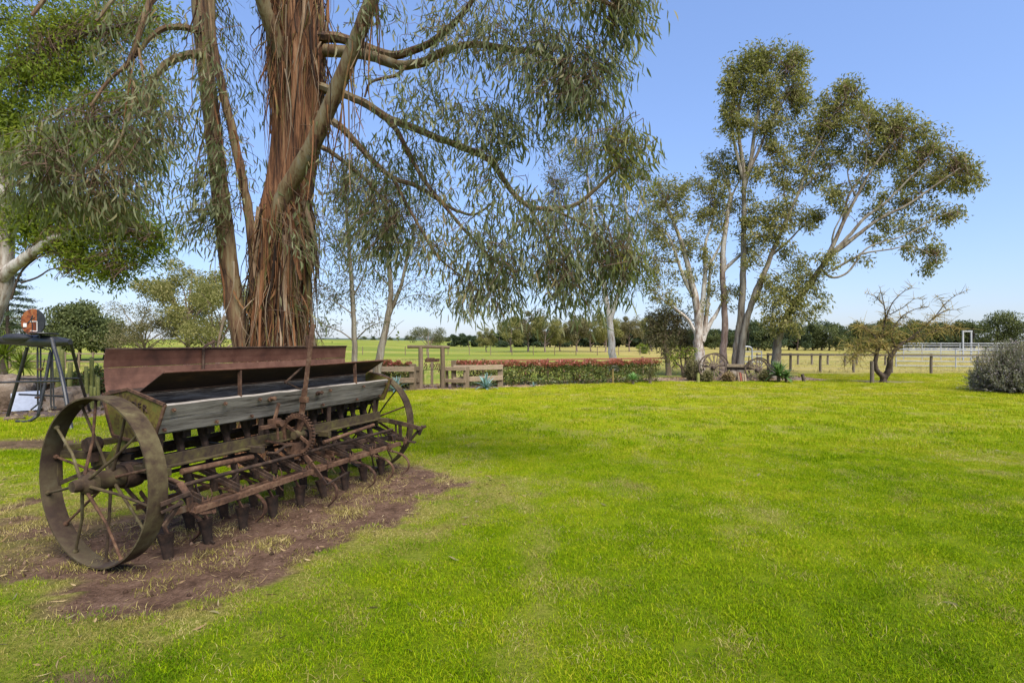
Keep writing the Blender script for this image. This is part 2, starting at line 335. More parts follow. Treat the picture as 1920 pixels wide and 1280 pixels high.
def masks(x, y):
    x = np.asarray(x, float); y = np.asarray(y, float)
    u, v = drill_uv(x, y)
    n1 = fbm(x*.9+31, y*.9+17, 4); n2 = fbm(x*3.1+5, y*3.1+9, 4); n3 = fbm(x*.22+3, y*.22+51, 3); n4 = fbm(x*1.7+81, y*1.7+3, 4)
    d = poly_sd(x, y, BARE_POLY)+.06+(n1-.5)*.6+(n2-.5)*.75
    bare = 1-sstep(-.07, .07, d+(fbm(x*9+4, y*9, 3)-.5)*.34)
    bare = bare*(1-.75*(1-sstep(-4.6, -3.1, x))*sstep(.3, .55, n2))                 # to the left it is mostly trampled straw
    dry = (1-sstep(-.1, 1.0, d+(n1-.5)*.9))*.9
    # bare earth round the gum's foot and along the left
    dt = np.hypot(x+3.4, y-7.8)+(n1-.5)*1.4
    bare = np.maximum(bare, (1-sstep(.55, .95, dt))*.9)
    dl = np.hypot((x+7.4)/1.7, (y-8.3)/.55)+(n1-.5)*1.2
    bare = np.maximum(bare, (1-sstep(.55, .9, dl))*.9); dry = np.maximum(dry, (1-sstep(.7, 1.5, dl))*.8)
    db = np.hypot((x+2.05)/.3, (y-2.52)/.13)+(n2-.5)*1.0
    bare = np.maximum(bare, (1-sstep(.5, 1.0, db))*.8)
    # a worn trail and patches where the turf has thinned
    dp = np.abs(x-(.06+.08*np.sin(y*2)+.02*y))+(n2-.5)*.3
    dry = np.maximum(dry, (1-sstep(.02, .2, dp))*.5*(1-sstep(4.6, 6.5, y)))
    dry = np.maximum(dry, sstep(.54, .72, n4)*.4)
    dry = np.maximum(dry, sstep(.6, .75, fbm(x*.5+9, y*1.1+77, 3))*.55*sstep(7, 11, y))
    dry = np.maximum(dry, (1-sstep(.5, 1.0, np.hypot((x+.25)/.8, (y-5.8)/.8)+(n1-.5)*1.2))*.5)
    bare = np.maximum(bare, sstep(.78, .86, n2)*.5*sstep(.5, .62, n4))
    # mulch beds beyond the lawn, a dirt track behind the fence
    ye = edge_y(x)+(n2-.5)*.5+(n1-.5)*.3
    depth = np.where(x < -4.2, 3.2, np.where(x > 13.2, 0.1, 2.6))
    mulch = sstep(0, .16, y-ye)*(1-sstep(depth-.5, depth, y-ye))*(x > -14)*(x < 14)
    dc = np.hypot((x-14.6)/1.5, (y-21.2)/.7)+(n1-.5)
    mulch = np.maximum(mulch, (1-sstep(.7, 1.1, dc))*.7)
    db2 = np.hypot((x-16.2)/1.7, (y-17.2)/.9)+(n1-.5)*.6
    mulch = np.maximum(mulch, (1-sstep(.7, .95, db2))*.9)
    lawn = 1-sstep(0, .8, y-ye-np.where(x > 13.2, 2.2, 0)+(n1-.5)*np.where(x > 13.2, 2.5, .2))
    return bare*(lawn > .01), dry, mulch, lawn, n3
def ground_z(x, y):
    r = sstep(60, 400, y)
    z = (fbm(x*.35+2, y*.35+8, 3)-.5)*.05*(1-sstep(12, 30, y))
    return z*0.0 + sstep(35, 140, y)*sstep(-8, -60, x)*2.2 - .0*r

def axis_pts(lo, hi, fine_lo, fine_hi, step, grow):
    a = list(np.arange(fine_lo, fine_hi+1e-6, step)); s = step
    while a[-1] < hi: s *= grow; a.append(a[-1]+s)
    s = step
    while a[0] > lo: s *= grow; a.insert(0, a[0]-s)
    return np.array(a)
gx = axis_pts(-6000, 6000, -6.5, 9, .07, 1.06); gy = axis_pts(-40, 9000, 1.6, 10.5, .06, 1.05)
XX, YY = np.meshgrid(gx, gy)
bare, dry, mulch, lawn, n3 = masks(XX, YY)
relief = (fbm(XX*2.3+7, YY*2.3+1, 4)-.5)*.03*bare-.012*bare
ZZ = ground_z(XX, YY)+relief*(YY < 12)
nx, ny = len(gx), len(gy)
idx = np.arange(nx*ny).reshape(ny, nx)
GF = np.stack([idx[:-1, :-1], idx[:-1, 1:], idx[1:, 1:], idx[1:, :-1]], -1).reshape(-1, 4)
gme = mesh_np('ground', np.stack([XX, YY, ZZ], -1).reshape(-1, 3), GF, None, True)
for nm, a in (('bare', bare), ('dry', dry), ('mulch', mulch), ('lawn', lawn)):
    at = gme.attributes.new(nm, 'FLOAT', 'POINT'); at.data.foreach_set('value', a.astype(np.float32).ravel())
n = N('turf_and_soil')
pw = n.pos()
fine = n.noise(pw, 38, 6, .75); med = n.noise(pw, 5, 5, .65); big = n.noise(pw, .55, 4, .6); vast = n.noise(n.pos((.03, .09, 1)), 1, 5, .6)
GRASS_STOPS = [(.22, (.025, .048, .001)), (.42, (.08, .125, .0012)), (.58, (.15, .19, .0015)), (.75, (.23, .245, .003)), (.9, (.3, .27, .025))]
gf = n.math('ADD', n.math('MULTIPLY', fine, .45), n.math('ADD', n.math('MULTIPLY', med, .25), n.math('MULTIPLY', big, .3)))
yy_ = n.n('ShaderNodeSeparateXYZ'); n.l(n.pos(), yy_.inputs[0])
gf = n.math('ADD', gf, n.math('MULTIPLY', n.math('MULTIPLY', n.math('SUBTRACT', yy_.outputs[1], 3.), .075, True), .22))  # lift with distance: stronger light on the open lawn put into the turf colour
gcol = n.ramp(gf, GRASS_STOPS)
pad = n.ramp(n.math('ADD', n.math('MULTIPLY', vast, .7), n.math('MULTIPLY', med, .3)), [(.3, (.07, .11, .01)), (.45, (.12, .16, .016)), (.55, (.2, .21, .03)), (.66, (.3, .25, .07)), (.8, (.36, .28, .11))])
# paddocks to the right run drier
sx = n.n('ShaderNodeSeparateXYZ'); n.l(n.pos(), sx.inputs[0])
right = n.math('MULTIPLY', n.math('SUBTRACT', sx.outputs[0], 4.), .09, True)
pad2 = n.ramp(n.math('ADD', n.math('MULTIPLY', vast, .6), n.math('MULTIPLY', med, .4)), [(.3, (.13, .15, .02)), (.45, (.23, .2, .045)), (.6, (.33, .25, .09)), (.75, (.4, .28, .13))])
pad = n.mix(right, pad, pad2)
col = n.mix(n.attr('lawn'), pad, gcol)
straw = n.ramp(fine, [(.34, (.05, .036, .012)), (.46, (.16, .125, .038)), (.56, (.25, .2, .065)), (.68, (.4, .33, .13))])
dm = n.math('MULTIPLY', n.attr('dry'), n.math('MULTIPLY', n.math('SUBTRACT', med, .15), 1.9, True), True)
col = n.mix(dm, col, straw)
soil = n.ramp(n.math('ADD', n.math('MULTIPLY', fine, .5), n.math('MULTIPLY', med, .5)), [(.34, (.028, .015, .009)), (.46, (.088, .05, .032)), (.57, (.145, .087, .058)), (.7, (.24, .165, .118))])
col = n.mix(n.attr('bare'), col, soil)
chips = n.ramp(n.noise(pw, 24, 5, .8), [(.32, (.05, .03, .02)), (.5, (.19, .125, .095)), (.62, (.34, .25, .2)), (.76, (.5, .42, .36))])
col = n.mix(n.attr('mulch'), col, chips)
hb = n.math('ADD', n.math('MULTIPLY', fine, .6), n.math('MULTIPLY', med, .4))
gme.materials.append(n.out(n.bsdf(col, .95, 0, hb, 1., .045, .1)))
go = link('ground', gme); tag(go, kind='structure')

# far blue-green rise on the horizon and a strip of yellow crop
hx = np.linspace(-2600, 900, 90)
hv = []
for x in hx:
    h = 18+22*fbm(x*.002+5, 3.3, 4)
    hv += [(x, 3900, -3), (x, 4050, h*.8), (x, 4300, h), (x, 5200, -4)]
hf = np.array([(i*4+k, (i+1)*4+k, (i+1)*4+k+1, i*4+k+1) for i in range(len(hx)-1) for k in range(3)])
n = N('wooded_hill'); hm = n.out(n.bsdf(n.ramp(n.noise(n.pos(), .02, 6, .7), [(.3, (.03, .045, .035)), (.6, (.06, .08, .055)), (.8, (.12, .14, .09))]), .95))
tag(link('hills', mesh_np('hills', hv, hf, hm, True)), kind='structure')
n = N('yellow_crop'); cm = n.out(n.bsdf(n.ramp(n.noise(n.pos((.02, .2, 1)), 3, 5, .7), [(.3, (.35, .3, .02)), (.5, (.6, .5, .03)), (.75, (.7, .62, .08))]), .9))
cv = []; cfc = []
for x in np.linspace(-230, -60, 40):
    cv += [(x, 420, .0), (x, 424, 1.1), (x, 640, 1.3), (x, 644, 0)]
cfc = np.array([(i*4+k, (i+1)*4+k, (i+1)*4+k+1, i*4+k+1) for i in range(39) for k in range(3)])
tag(link('crop_field', mesh_np('crop_field', cv, cfc, cm, True)), kind='structure')

# ------------------------------------------------------------------ grass (geometry-node instances of small tufts; one object)
rg = np.random.default_rng(3)
def tuft_mesh(name, nb, rad, h0, h1, w, lean, mat, seed):
    r = np.random.default_rng(seed); V = []; F = []
    for i in range(nb):
        a = r.random()*2*pi; q = rad*sqrt(r.random()); x, y = q*cos(a), q*sin(a)
        h = h0+(h1-h0)*r.random()**1.5; t = r.random()*2*pi; ln = h*lean*r.random()
        dx, dy = cos(t)*ln, sin(t)*ln; f = r.random()*2*pi; wx, wy = cos(f)*w/2, sin(f)*w/2
        o = len(V)
        V += [(x-wx, y-wy, -.005), (x+wx, y+wy, -.005), (x+dx*.4-wx*.8, y+dy*.4-wy*.8, h*.6), (x+dx*.4+wx*.8, y+dy*.4+wy*.8, h*.6), (x+dx, y+dy, h*(1-.25*lean*r.random()))]
        F += [(o, o+1, o+3), (o, o+3, o+2), (o+2, o+3, o+4)]
    return mesh_np(name, V, np.array(F), mat)
def grass_mat(name, stops):
    n = N(name)
    oi = n.n('ShaderNodeObjectInfo'); isl = n.n('ShaderNodeNewGeometry').outputs['Random Per Island']
    a = n.noise(oi.outputs['Location'], .55, 4, .6); b = n.noise(oi.outputs['Location'], 3.2, 3, .6)
    f = n.math('ADD', n.math('MULTIPLY', isl, .34), n.math('ADD', n.math('MULTIPLY', a, .55), n.math('MULTIPLY', n.math('SUBTRACT', b, .28), .52)))
    sx = n.n('ShaderNodeSeparateXYZ'); n.l(oi.outputs['Location'], sx.inputs[0])             # far lawn painted brighter and yellower, for its open light and low view angle
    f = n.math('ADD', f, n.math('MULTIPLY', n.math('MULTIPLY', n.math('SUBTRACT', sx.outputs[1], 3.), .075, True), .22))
    f = n.math('ADD', f, n.math('MULTIPLY', n.math('SUBTRACT', oi.outputs['Random'], .5), .2))
    c = n.ramp(f, stops)
    t = n.n('ShaderNodeBsdfTranslucent'); n.l(c, t.inputs[0])
    m = n.n('ShaderNodeMixShader'); m.inputs[0].default_value = .3
    n.l(n.bsdf(c, .7, spec=.06), m.inputs[1]); n.l(t.outputs[0], m.inputs[2])
    return n.out(m.outputs[0])
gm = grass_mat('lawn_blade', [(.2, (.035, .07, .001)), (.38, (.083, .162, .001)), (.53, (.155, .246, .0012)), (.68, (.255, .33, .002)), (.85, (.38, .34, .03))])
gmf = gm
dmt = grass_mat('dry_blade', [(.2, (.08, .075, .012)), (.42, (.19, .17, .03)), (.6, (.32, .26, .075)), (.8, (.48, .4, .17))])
srcs = bpy.data.collections.new('tuft_sources')
KINDS_T = []
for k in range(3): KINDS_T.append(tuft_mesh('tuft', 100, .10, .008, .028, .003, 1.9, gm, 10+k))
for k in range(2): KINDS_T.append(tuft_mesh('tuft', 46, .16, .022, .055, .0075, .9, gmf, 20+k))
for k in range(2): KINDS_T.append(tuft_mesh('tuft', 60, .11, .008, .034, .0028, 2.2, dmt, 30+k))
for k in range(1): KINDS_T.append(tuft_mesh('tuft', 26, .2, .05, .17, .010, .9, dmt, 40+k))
for i, me in enumerate(KINDS_T):
    o = bpy.data.objects.new('tuft_%02d' % i, me); srcs.objects.link(o)
PX = []; KI = []; SC = []
def scatter(n, x0, x1, y0, y1, fn):
    x = rg.uniform(x0, x1, n); y = rg.uniform(y0, y1, n)
    ok = np.abs(x) < y*1.02+.6; x = x[ok]; y = y[ok]
    b, d, mu, lw, n3 = masks(x, y); q = rg.random(len(x))
    k, keep, s = fn(x, y, b, d, mu, lw, q); PX.append(np.c_[x, y, ground_z(x, y)][keep]); KI.append(k[keep]); SC.append(s[keep])
def near(x, y, b, d, mu, lw, q):
    dr = rg.random(len(x)) < .07+d*.75
    k = np.where(dr, rg.integers(5, 7, len(x)), rg.integers(0, 3, len(x)))
    keep = (lw > .5) & (q > b*1.12) & (mu < .5) & (rg.random(len(x)) < 1-sstep(7.5, 9.5, y))
    return k, keep, (.75+.6*rg.random(len(x)))*(1-.3*d)
scatter(26000, -11, 11, 2.0, 9.5, near)
def far(x, y, b, d, mu, lw, q):
    dr = rg.random(len(x)) < .04+d*.6
    k = np.where(dr, rg.integers(5, 7, len(x)), rg.integers(3, 5, len(x)))
    return k, (lw > .5) & (q > b*1.1) & (mu < .4) & (rg.random(len(x)) < sstep(6.5, 10, y)), np.where(dr, 1.6, .8+.5*rg.random(len(x)))
scatter(27000, -24, 26, 7.0, 28, far)
def rough(x, y, b, d, mu, lw, q):
    return np.full(len(x), 7), (mu < .3) & (lw < .5), .7+.7*rg.random(len(x))
scatter(2500, -30, 45, 20, 46, rough)
def wisps(x, y, b, d, mu, lw, q):                                 # stray dry tufts on the bare soil
    return rg.integers(5, 7, len(x)), (b > .2) & (q < .03+.8*vnoise(x*2.6+9, y*2.6)**4), .5+.9*rg.random(len(x))
scatter(9000, -7, 1.2, 2.2, 8, wisps)
PX = np.vstack(PX); KI = np.concatenate(KI); SC = np.concatenate(SC)
gpm = bpy.data.meshes.new('grass'); gpm.vertices.add(len(PX)); gpm.vertices.foreach_set('co', PX.astype(np.float32).ravel()); gpm.update()
for nm, ty, a in (('pick', 'INT', KI.astype(np.int32)), ('size', 'FLOAT', SC.astype(np.float32)), ('turn', 'FLOAT', rg.uniform(0, 6.28, len(PX)).astype(np.float32))):
    at = gpm.attributes.new(nm, ty, 'POINT'); at.data.foreach_set('value', a)
grass = link('grass', gpm); tag(grass, 'short green lawn grass with dry straw-coloured patches', 'grass', kind='stuff')
ng = bpy.data.node_groups.new('grass_scatter', 'GeometryNodeTree')
ng.interface.new_socket('Geometry', in_out='INPUT', socket_type='NodeSocketGeometry'); ng.interface.new_socket('Geometry', in_out='OUTPUT', socket_type='NodeSocketGeometry')
gi = ng.nodes.new('NodeGroupInput'); gout = ng.nodes.new('NodeGroupOutput')
iop = ng.nodes.new('GeometryNodeInstanceOnPoints'); ci = ng.nodes.new('GeometryNodeCollectionInfo')
ci.inputs['Collection'].default_value = srcs; ci.inputs['Separate Children'].default_value = True; ci.inputs['Reset Children'].default_value = True
def nattr(nm, ty):
    q = ng.nodes.new('GeometryNodeInputNamedAttribute'); q.data_type = ty; q.inputs[0].default_value = nm
    return [o for o in q.outputs if o.enabled][0]
cx = ng.nodes.new('ShaderNodeCombineXYZ'); ng.links.new(nattr('turn', 'FLOAT'), cx.inputs[2])
ng.links.new(gi.outputs[0], iop.inputs['Points']); ng.links.new(ci.outputs[0], iop.inputs['Instance']); iop.inputs['Pick Instance'].default_value = True
ng.links.new(nattr('pick', 'INT'), iop.inputs['Instance Index']); ng.links.new(cx.outputs[0], iop.inputs['Rotation']); ng.links.new(nattr('size', 'FLOAT'), iop.inputs['Scale'])
ng.links.new(iop.outputs[0], gout.inputs[0])
md = grass.modifiers.new('scatter', 'NODES'); md.node_group = ng

# ------------------------------------------------------------------ the seed drill (local: x along the axle, -y to the front, z up)
drill = empty('seed_drill', (DO[0], DO[1], 0), atan2(du[1], du[0]), 'old rusty horse-drawn seed drill with grey wooden hopper and two iron wheels on bare earth', 'seed drill')
def L(u, v, z): return np.array([u, -v, z])
WR, WW = .604, .133
def make_wheel():
    m = MB(); h = WW/2
    m.lathe([(WR, -h), (WR+.003, -h*.3), (WR+.003, h*.3), (WR, h), (WR-.012, h), (WR-.016, 0), (WR-.012, -h)], (0, 0, 0), (1, 0, 0), 72, True)
    w = m.build('wheel', M['olive_iron'], drill, True); w.data.materials.append(M['dark_rust_patchy'])
    for i, p in enumerate(w.data.polygons):
        if 4*72 <= i < 6*72: p.material_index = 1                 # rust inside the tyre
    hb = MB()
    hb.lathe([(.0, -.185), (.038, -.185), (.045, -.16), (.045, -.13), (.062, -.12), (.072, -.1), (.083, -.09), (.083, -.05), (.07, -.035), (.066, .06), (.078, .08), (.078, .13), (.06, .15), (.05, .235), (0, .235)], (0, 0, 0), (1, 0, 0), 24)
    hb.build('hub', M['olive_iron'], w, True)
    pts = []
    for k in range(14):
        a = 2*pi*(k+.3)/14; s = -1 if k % 2 else 1
        q = MB(); d = np.array([0, cos(a), sin(a)])
        q.tube([d*.066+np.array([s*.085-.02, 0, 0]), d*.3+np.array([s*.05, 0, 0]), d*(WR-.014)+np.array([s*.026, 0, 0])], [.012, .0095, .0095], 8)
        q.lathe([(.0, .012), (.018, .012), (.02, 0), (.013, -.014), (.0, -.016)], d*(WR-.02)+np.array([s*.026, 0, 0]), d, 8)
        q.build('spoke', M['olive_iron'] if k % 3 else M['rust'], w, True)
    return w
wh = make_wheel(); wh.location = L(0, 0, WR)
wf = copy_tree(wh, drill); wf.location = L(3.13, 0, WR); wf.rotation_euler = (R(13), 0, pi)
wh.rotation_euler = (R(4), 0, 0)

U0, U1 = .20, 2.99                                                # ends of the hopper
def board(name, prof, u0, u1, mat, th=.024, nrm=None):
    """a plank between two profile points (v,z), running along the axle, with a thickness towards the hopper's inside"""
    (v0, z0), (v1, z1) = prof
    t = unit(np.array([v1-v0, z1-z0])); nn = np.array([-t[1], t[0]])*th
    m = MB(); rr = np.random.default_rng(int(u0*100+z0*1000)); k = 22
    us = np.linspace(u0, u1, k)
    V = []; F = []
    for u in us:
        j0 = rr.normal()*.0035; j1 = rr.normal()*.002
        a = np.array([v0, z0])+t*j0; b = np.array([v1, z1])+t*j1
        V += [L(u, *a), L(u, *b), L(u, *(b+nn)), L(u, *(a+nn))]
    for i in range(k-1):
        o = i*4
        for q in range(4): F.append((o+q, o+(q+1) % 4, o+4+(q+1) % 4, o+4+q))
    F += [(3, 2, 1, 0), tuple((k-1)*4+q for q in range(4))]
    m.add(V, F); return m.build(name, mat, drill)
# front board in two weathered planks with an open split near the close end
board('plank', ((.262, .915), (.322, 1.022)), U0+.012, U1-.012, M['board'], .026)
board('plank', ((.3245, 1.026), (.384, 1.132)), U0+.012, U1-.012, M['board'], .026)
board('plank', ((-.13, .90), (-.2, 1.04)), U0+.012, U1-.012, M['board_in'], -.022)
board('plank', ((-.202, 1.044), (-.262, 1.185)), U0+.012, U1-.012, M['board_in'], -.022)
board('partition_board', ((.045, .93), (.05, 1.2)), U0+.012, U1-.012, M['board_in'], .02)
m = MB(); m.bar(L(U0+.01, .06, .915), L(U1-.01, .06, .915), .37, .022); m.build('floor_board', M['board_in'], drill)
m = MB(); m.bar(L(U0, -.1, 1.215), L(U1, -.1, 1.215), .3, .018); m.build('top_board', M['dark_rust'], drill)
EP = [(.30, .902), (.405, 1.142), (.085, 1.222), (.0, 1.243), (-.285, 1.192), (-.235, 1.03), (-.17, .885), (.05, .86)]
def end_plate(u, s):
    m = MB(); m.prism([L(u, v, z) for v, z in EP], L(s*.012, 0, 0))
    o = m.build('end_plate', M['mustard'], drill)
    e = MB(); ring = EP+[EP[0]]
    for (a, b) in zip(ring[:-1], ring[1:]):
        e.bar(L(u-s*.004, *a), L(u-s*.004, *b), .024, .014, (1, 0, 0))
    e.build('plate_edge', M['rust'], o); return o
ep = end_plate(U0-.012, 1)
end_plate(U1+.012, -1)
def text(body, size, loc, rot, mat, parent, ext=.004, name='lettering'):
    c = bpy.data.curves.new(name, 'FONT'); c.body = body; c.size = size; c.extrude = ext; c.align_x = 'CENTER'; c.align_y = 'CENTER'
    c.resolution_u = 2; o = bpy.data.objects.new(name, c); C.objects.link(o); bpy.context.view_layer.update()
    me = bpy.data.meshes.new_from_object(o.evaluated_get(bpy.context.evaluated_depsgraph_get())); me.materials.clear(); me.materials.append(mat)
    bpy.data.objects.remove(o); return link(name, me, parent, loc, rot)
# raised cast letters on the near end plate, facing away along -x
for ch, v, z, sz in (('I', -.085, 1.145, .085), ('E', -.05, 1.14, .085), ('D', .07, 1.125, .08), ('E', .13, 1.115, .08), ('R', .19, 1.105, .08), ('E', .15, 1.01, .055)):
    text(ch, sz, L(U0-.016, v, z), (R(90), 0, R(-90)), M['dark_rust'], ep, name='letter')
# lids
def sheet(name, prof, u0, u1, mat, th, n=2, sag=0., mats=None, split=None):
    m = MB(); pr = np.array(prof, float); k = len(pr); V = []; us = np.linspace(u0, u1, n)
    t = np.gradient(pr, axis=0); t /= np.linalg.norm(t, axis=1)[:, None]; nn = np.c_[-t[:, 1], t[:, 0]]*th
    wv = np.random.default_rng(int(u1*1000)+k+len(name)); dn = np.cumsum(wv.normal(size=n))*.0025
    for i, u in enumerate(us):
        dv_ = dn[i]-dn.mean()
        dz = -sag*sin(pi*i/(n-1))
        V += [L(u, v+dv_*j/(k-1), z+dz*j/(k-1)) for j, (v, z) in enumerate(pr)]+[L(u, v+dv_*j/(k-1), z+dz*j/(k-1)) for j, (v, z) in enumerate(pr+nn)]
    F = []
    for i in range(n-1):
        a = i*2*k; b = a+2*k
        for j in range(k-1):
            F += [(a+j, a+j+1, b+j+1, b+j), (a+k+j+1, a+k+j, b+k+j, b+k+j+1)]
        F += [(a, b, b+k, a+k), (a+k-1, a+2*k-1, b+2*k-1, b+k-1)]
    e = (n-1)*2*k
    for j in range(k-1): F += [(j, j+k, j+k+1, j+1), (e+j, e+j+1, e+j+k+1, e+j+k)]
    m.add(V, F); o = m.build(name, mat, drill, False); return o
lid2 = sheet('rear_lid', [(-.268, 1.19), (-.29, 1.26), (-.302, 1.33), (-.306, 1.395)], U0+.0, U1+.05, M['red_sheet_faded'], .004, 12, .004)
lid2b = sheet('lid_top_band', [(-.306, 1.396), (-.303, 1.45), (-.295, 1.5), (-.286, 1.538)], U0+.0, U1+.05, M['red_sheet'], .004, 12, .002); lid2b.parent = lid2
m = MB(); m.tube([L(U0, -.285, 1.54), L((U0+U1)/2, -.285, 1.541), L(U1+.05, -.285, 1.54)], .009, 8); m.build('lid_rim', M['dark_rust'], lid2)
lid1 = sheet('front_lid', [(.066, 1.214), (.16, 1.268), (.25, 1.32), (.342, 1.372)], U0+.02, U1-.01, M['lid_under'], .004, 10, .012)
m = MB(); m.tube([L(U0+.02, .345, 1.374), L(1.6, .345, 1.3625), L(U1-.01, .345, 1.374)], .0085, 8); m.build('lid_rim', M['red_sheet'], lid1)
for u in (.87, 2.39):
    m = MB(); m.bar(L(u+.02, .33, 1.352), L(u-.01, .365, 1.13), .038, .012, (1, 0, 0)); m.build('lid_prop', M['rust'], drill)
m = MB(); m.bar(L(1.6, .34, 1.35), L(1.385, .345, 1.218), .02, .012); m.bar(L(1.385, .345, 1.218), L(1.56, .372, 1.135), .02, .012)
m.tube([L(1.385, .337, 1.218), L(1.385, .36, 1.218)], .014, 8); m.build('folding_stay', M['dark_rust'], drill)
# dead stick and bracket on the rear lid
m = MB(); m.tube(catmull([L(1.02, -.27, 1.34), L(1.03, -.275, 1.47), L(1.02, -.25, 1.55), L(1.12, -.25, 1.6)]), [.012]*19, 6); m.build('lid_bracket', M['dark_rust'], lid2)
# knobs and feed shafts on the front board
for u, z in ((1.19, 1.085), (1.795, 1.083)):
    m = MB(); m.lathe([(0, .0), (.026, 0), (.028, .012), (.016, .016), (.014, .05), (.02, .052), (.018, .064), (0, .066)], L(u, .355, z), (0, -1, .1), 12); m.build('knob', M['rust'], drill, True)
m = MB(); m.bar(L(1.25, .4, 1.04), L(1.18, .41, .87), .03, .018, (0, -1, 0)); m.box(L(1.2, .40, .865), (.1, .06, .08)); m.box(L(1.1, .42, .85), (.16, .03, .03))
m.lathe([(0, 0), (.03, 0), (.03, .05), (0, .05)], L(1.21, .43, .87), (0, -1, 0), 10); m.tube([L(1.215, .42, .84), L(1.22, .42, .72)], .012, 6); m.build('feed_crank', M['rust'], drill)
boltm = MB(); boltm.lathe([(0, .012), (.011, .011), (.013, 0), (.018, 0), (.018, -.004)], (0, 0, 0), (0, -1, .5), 6); boltm = boltm.mesh('bolt', M['rust'])
for u in (.26, .7, 1.05, 1.95, 2.5, 2.93):
    for v, z in ((.298, .945), (.378, 1.095)): link('bolt', boltm, drill, L(u+(z-1)*.1, v+.003, z))
# seed cups and drop tubes under the floor
NR = 13; SP = (U1-U0-.22)/(NR-1)
cup = None
for i in range(NR):
    u = U0+.11+SP*i
    if cup is None:
        m = MB(); m.lathe([(.0, 0), (.05, 0), (.056, -.03), (.048, -.075), (.034, -.11), (.03, -.13), (0, -.13)], (0, 0, .904), (0, 0, 1), 10); m.box((0, -.05, .87), (.07, .06, .06))
        m.box((.05, 0, .86), (.03, .05, .05)); c = m.build('feed_cup', M['dark_rust'], drill, True)
        t = MB(); t.tube(catmull([(0, 0, .775), (0, -.04, .66), (0, -.1, .5), (0, -.12, .36)], 3), [.028]*10, 8); tb = t.build('seed_tube', M['dark_rust'], c, True); cup = c
    else: c = copy_tree(cup, drill)
    c.location = L(u, .1, 0)
# axle, frame beams and long shafts
m = MB(); m.tube([L(-.17, 0, WR), L(3.3, 0, WR)], .026, 12); m.build('axle', M['dark_rust'], drill, True)
for v, z, w, h, mt in ((.24, .705, .018, .085, 'mossy_iron'), (-.3, .69, .03, .075, 'mossy_iron'), (.27, .662, .06, .012, 'mossy_iron'), (-.05, .655, .05, .05, 'dark_rust'), (.02, .79, .03, .03, 'dark_rust')):
    m = MB(); m.bar(L(.14, v, z), L(3.0, v, z), w, h); m.build('frame_beam', M[mt], drill)
for u in (.2, 1.05, 1.9, 2.92):
    m = MB(); m.bar(L(u, -.42, .655), L(u, .42, .655), .045, .055); m.build('cross_member', M['mossy_iron'], drill)
for u in (.26, 1.2, 2.1, 2.9):
    for a, b in ((.235, .24), (-.2, -.15)): m = MB(); m.bar(L(u, a, .66), L(u, b, .91), .05, .014, (0, -1, 0)); m.build('hopper_bracket', M['dark_rust'], drill)
def shaft(a, b, r, mt, name='shaft'):
    m = MB(); m.tube([a, (np.array(a)+b)/2, b], r, 10); return m.build(name, M[mt], drill, True)
shaft(L(.36, .34, .615), L(1.04, .31, .588), .024, 'rust')
shaft(L(.2, .2, .6), L(2.98, .2, .6), .014, 'dark_rust')
shaft(L(1.72, .5, .61), L(2.5, .52, .668), .019, 'rust')
shaft(L(.2, .44, .54), L(2.98, .44, .54), .016, 'dark_rust')
shaft(L(.3, -.42, .6), L(2.95, -.42, .6), .016, 'dark_rust')
# near-side tail frame seen through the wheel
for a, b, w, h in ((L(.06, -.62, .74), L(.3, -.12, .70), .05, .06), (L(.05, -.62, .77), L(.55, -.45, .80), .045, .05), (L(.06, -.61, .77), L(.06, -.6, .5), .04, .04), (L(.06, -.6, .51), L(.4, -.35, .68), .035, .03)):
    m = MB(); m.bar(a, b, w, h); m.build('tail_frame', M['mossy_iron'], drill)
m = MB(); m.lathe([(0, -.05), (.05, -.05), (.06, -.03), (.06, .03), (.05, .05), (0, .05)], L(.12, -.3, .82), (1, 0, 0), 14); m.box(L(.12, -.3, .74), (.05, .06, .1)); m.build('bearing_block', M['dark_rust'], drill, True)
m = MB()
m.bar(L(.25, -.06, .88), L(.2, -.16, .76), .07, .03, (1, 0, 0)); m.bar(L(.2, -.155, .77), L(.2, -.26, .65), .06, .03, (1, 0, 0)); m.build('curved_standard', M['mustard'], drill)
m = MB(); m.bar(L(.22, .12, .88), L(.22, .2, .7), .06, .03, (1, 0, 0)); m.build('curved_standard', M['mustard'], drill)
# drive gear, its guard and chain wheel
g = MB(); gc = L(1.46, .42, .725); g_r = .18
g.lathe([(g_r, -.014), (g_r, .014), (g_r-.028, .012), (g_r-.028, -.012)], gc, (1, 0, 0), 48, True)
gear = g.build('gear_wheel', M['rust'], drill)
for k in range(38):
    a = 2*pi*k/38; d = np.array([0, cos(a), sin(a)])
    if k == 0: tooth = MB().bar((0, 0, .0), (0, 0, .022), .026, .013, (0, 1, 0)).mesh('tooth', M['rust'])
    t = link('tooth', tooth, gear, gc+d*(g_r-.002), (a-pi/2, 0, 0))
for a in (.5, 2.1, 3.67, 5.2):
    d = np.array([0, cos(a), sin(a)]); m = MB(); m.bar(gc+d*.03, gc+d*(g_r-.02), .03, .014, (1, 0, 0)); m.build('gear_spoke', M['rust'], gear)
m = MB(); m.lathe([(0, -.05), (.04, -.05), (.045, .05), (0, .05)], gc, (1, 0, 0), 12); m.build('gear_hub', M['olive_iron'], gear, True)
m = MB(); m.lathe([(.12, -.02), (.12, .02), (.085, .02), (.085, -.02)], gc+L(.1, -.02, -.02)*np.array([1, 1, 1]), (1, 0, 0), 24, True)
m.lathe([(0, -.03), (.05, -.03), (.05, .03), (0, .03)], gc+L(.1, -.02, -.02), (1, 0, 0), 12); m.build('pinion', M['dark_rust'], drill, True)
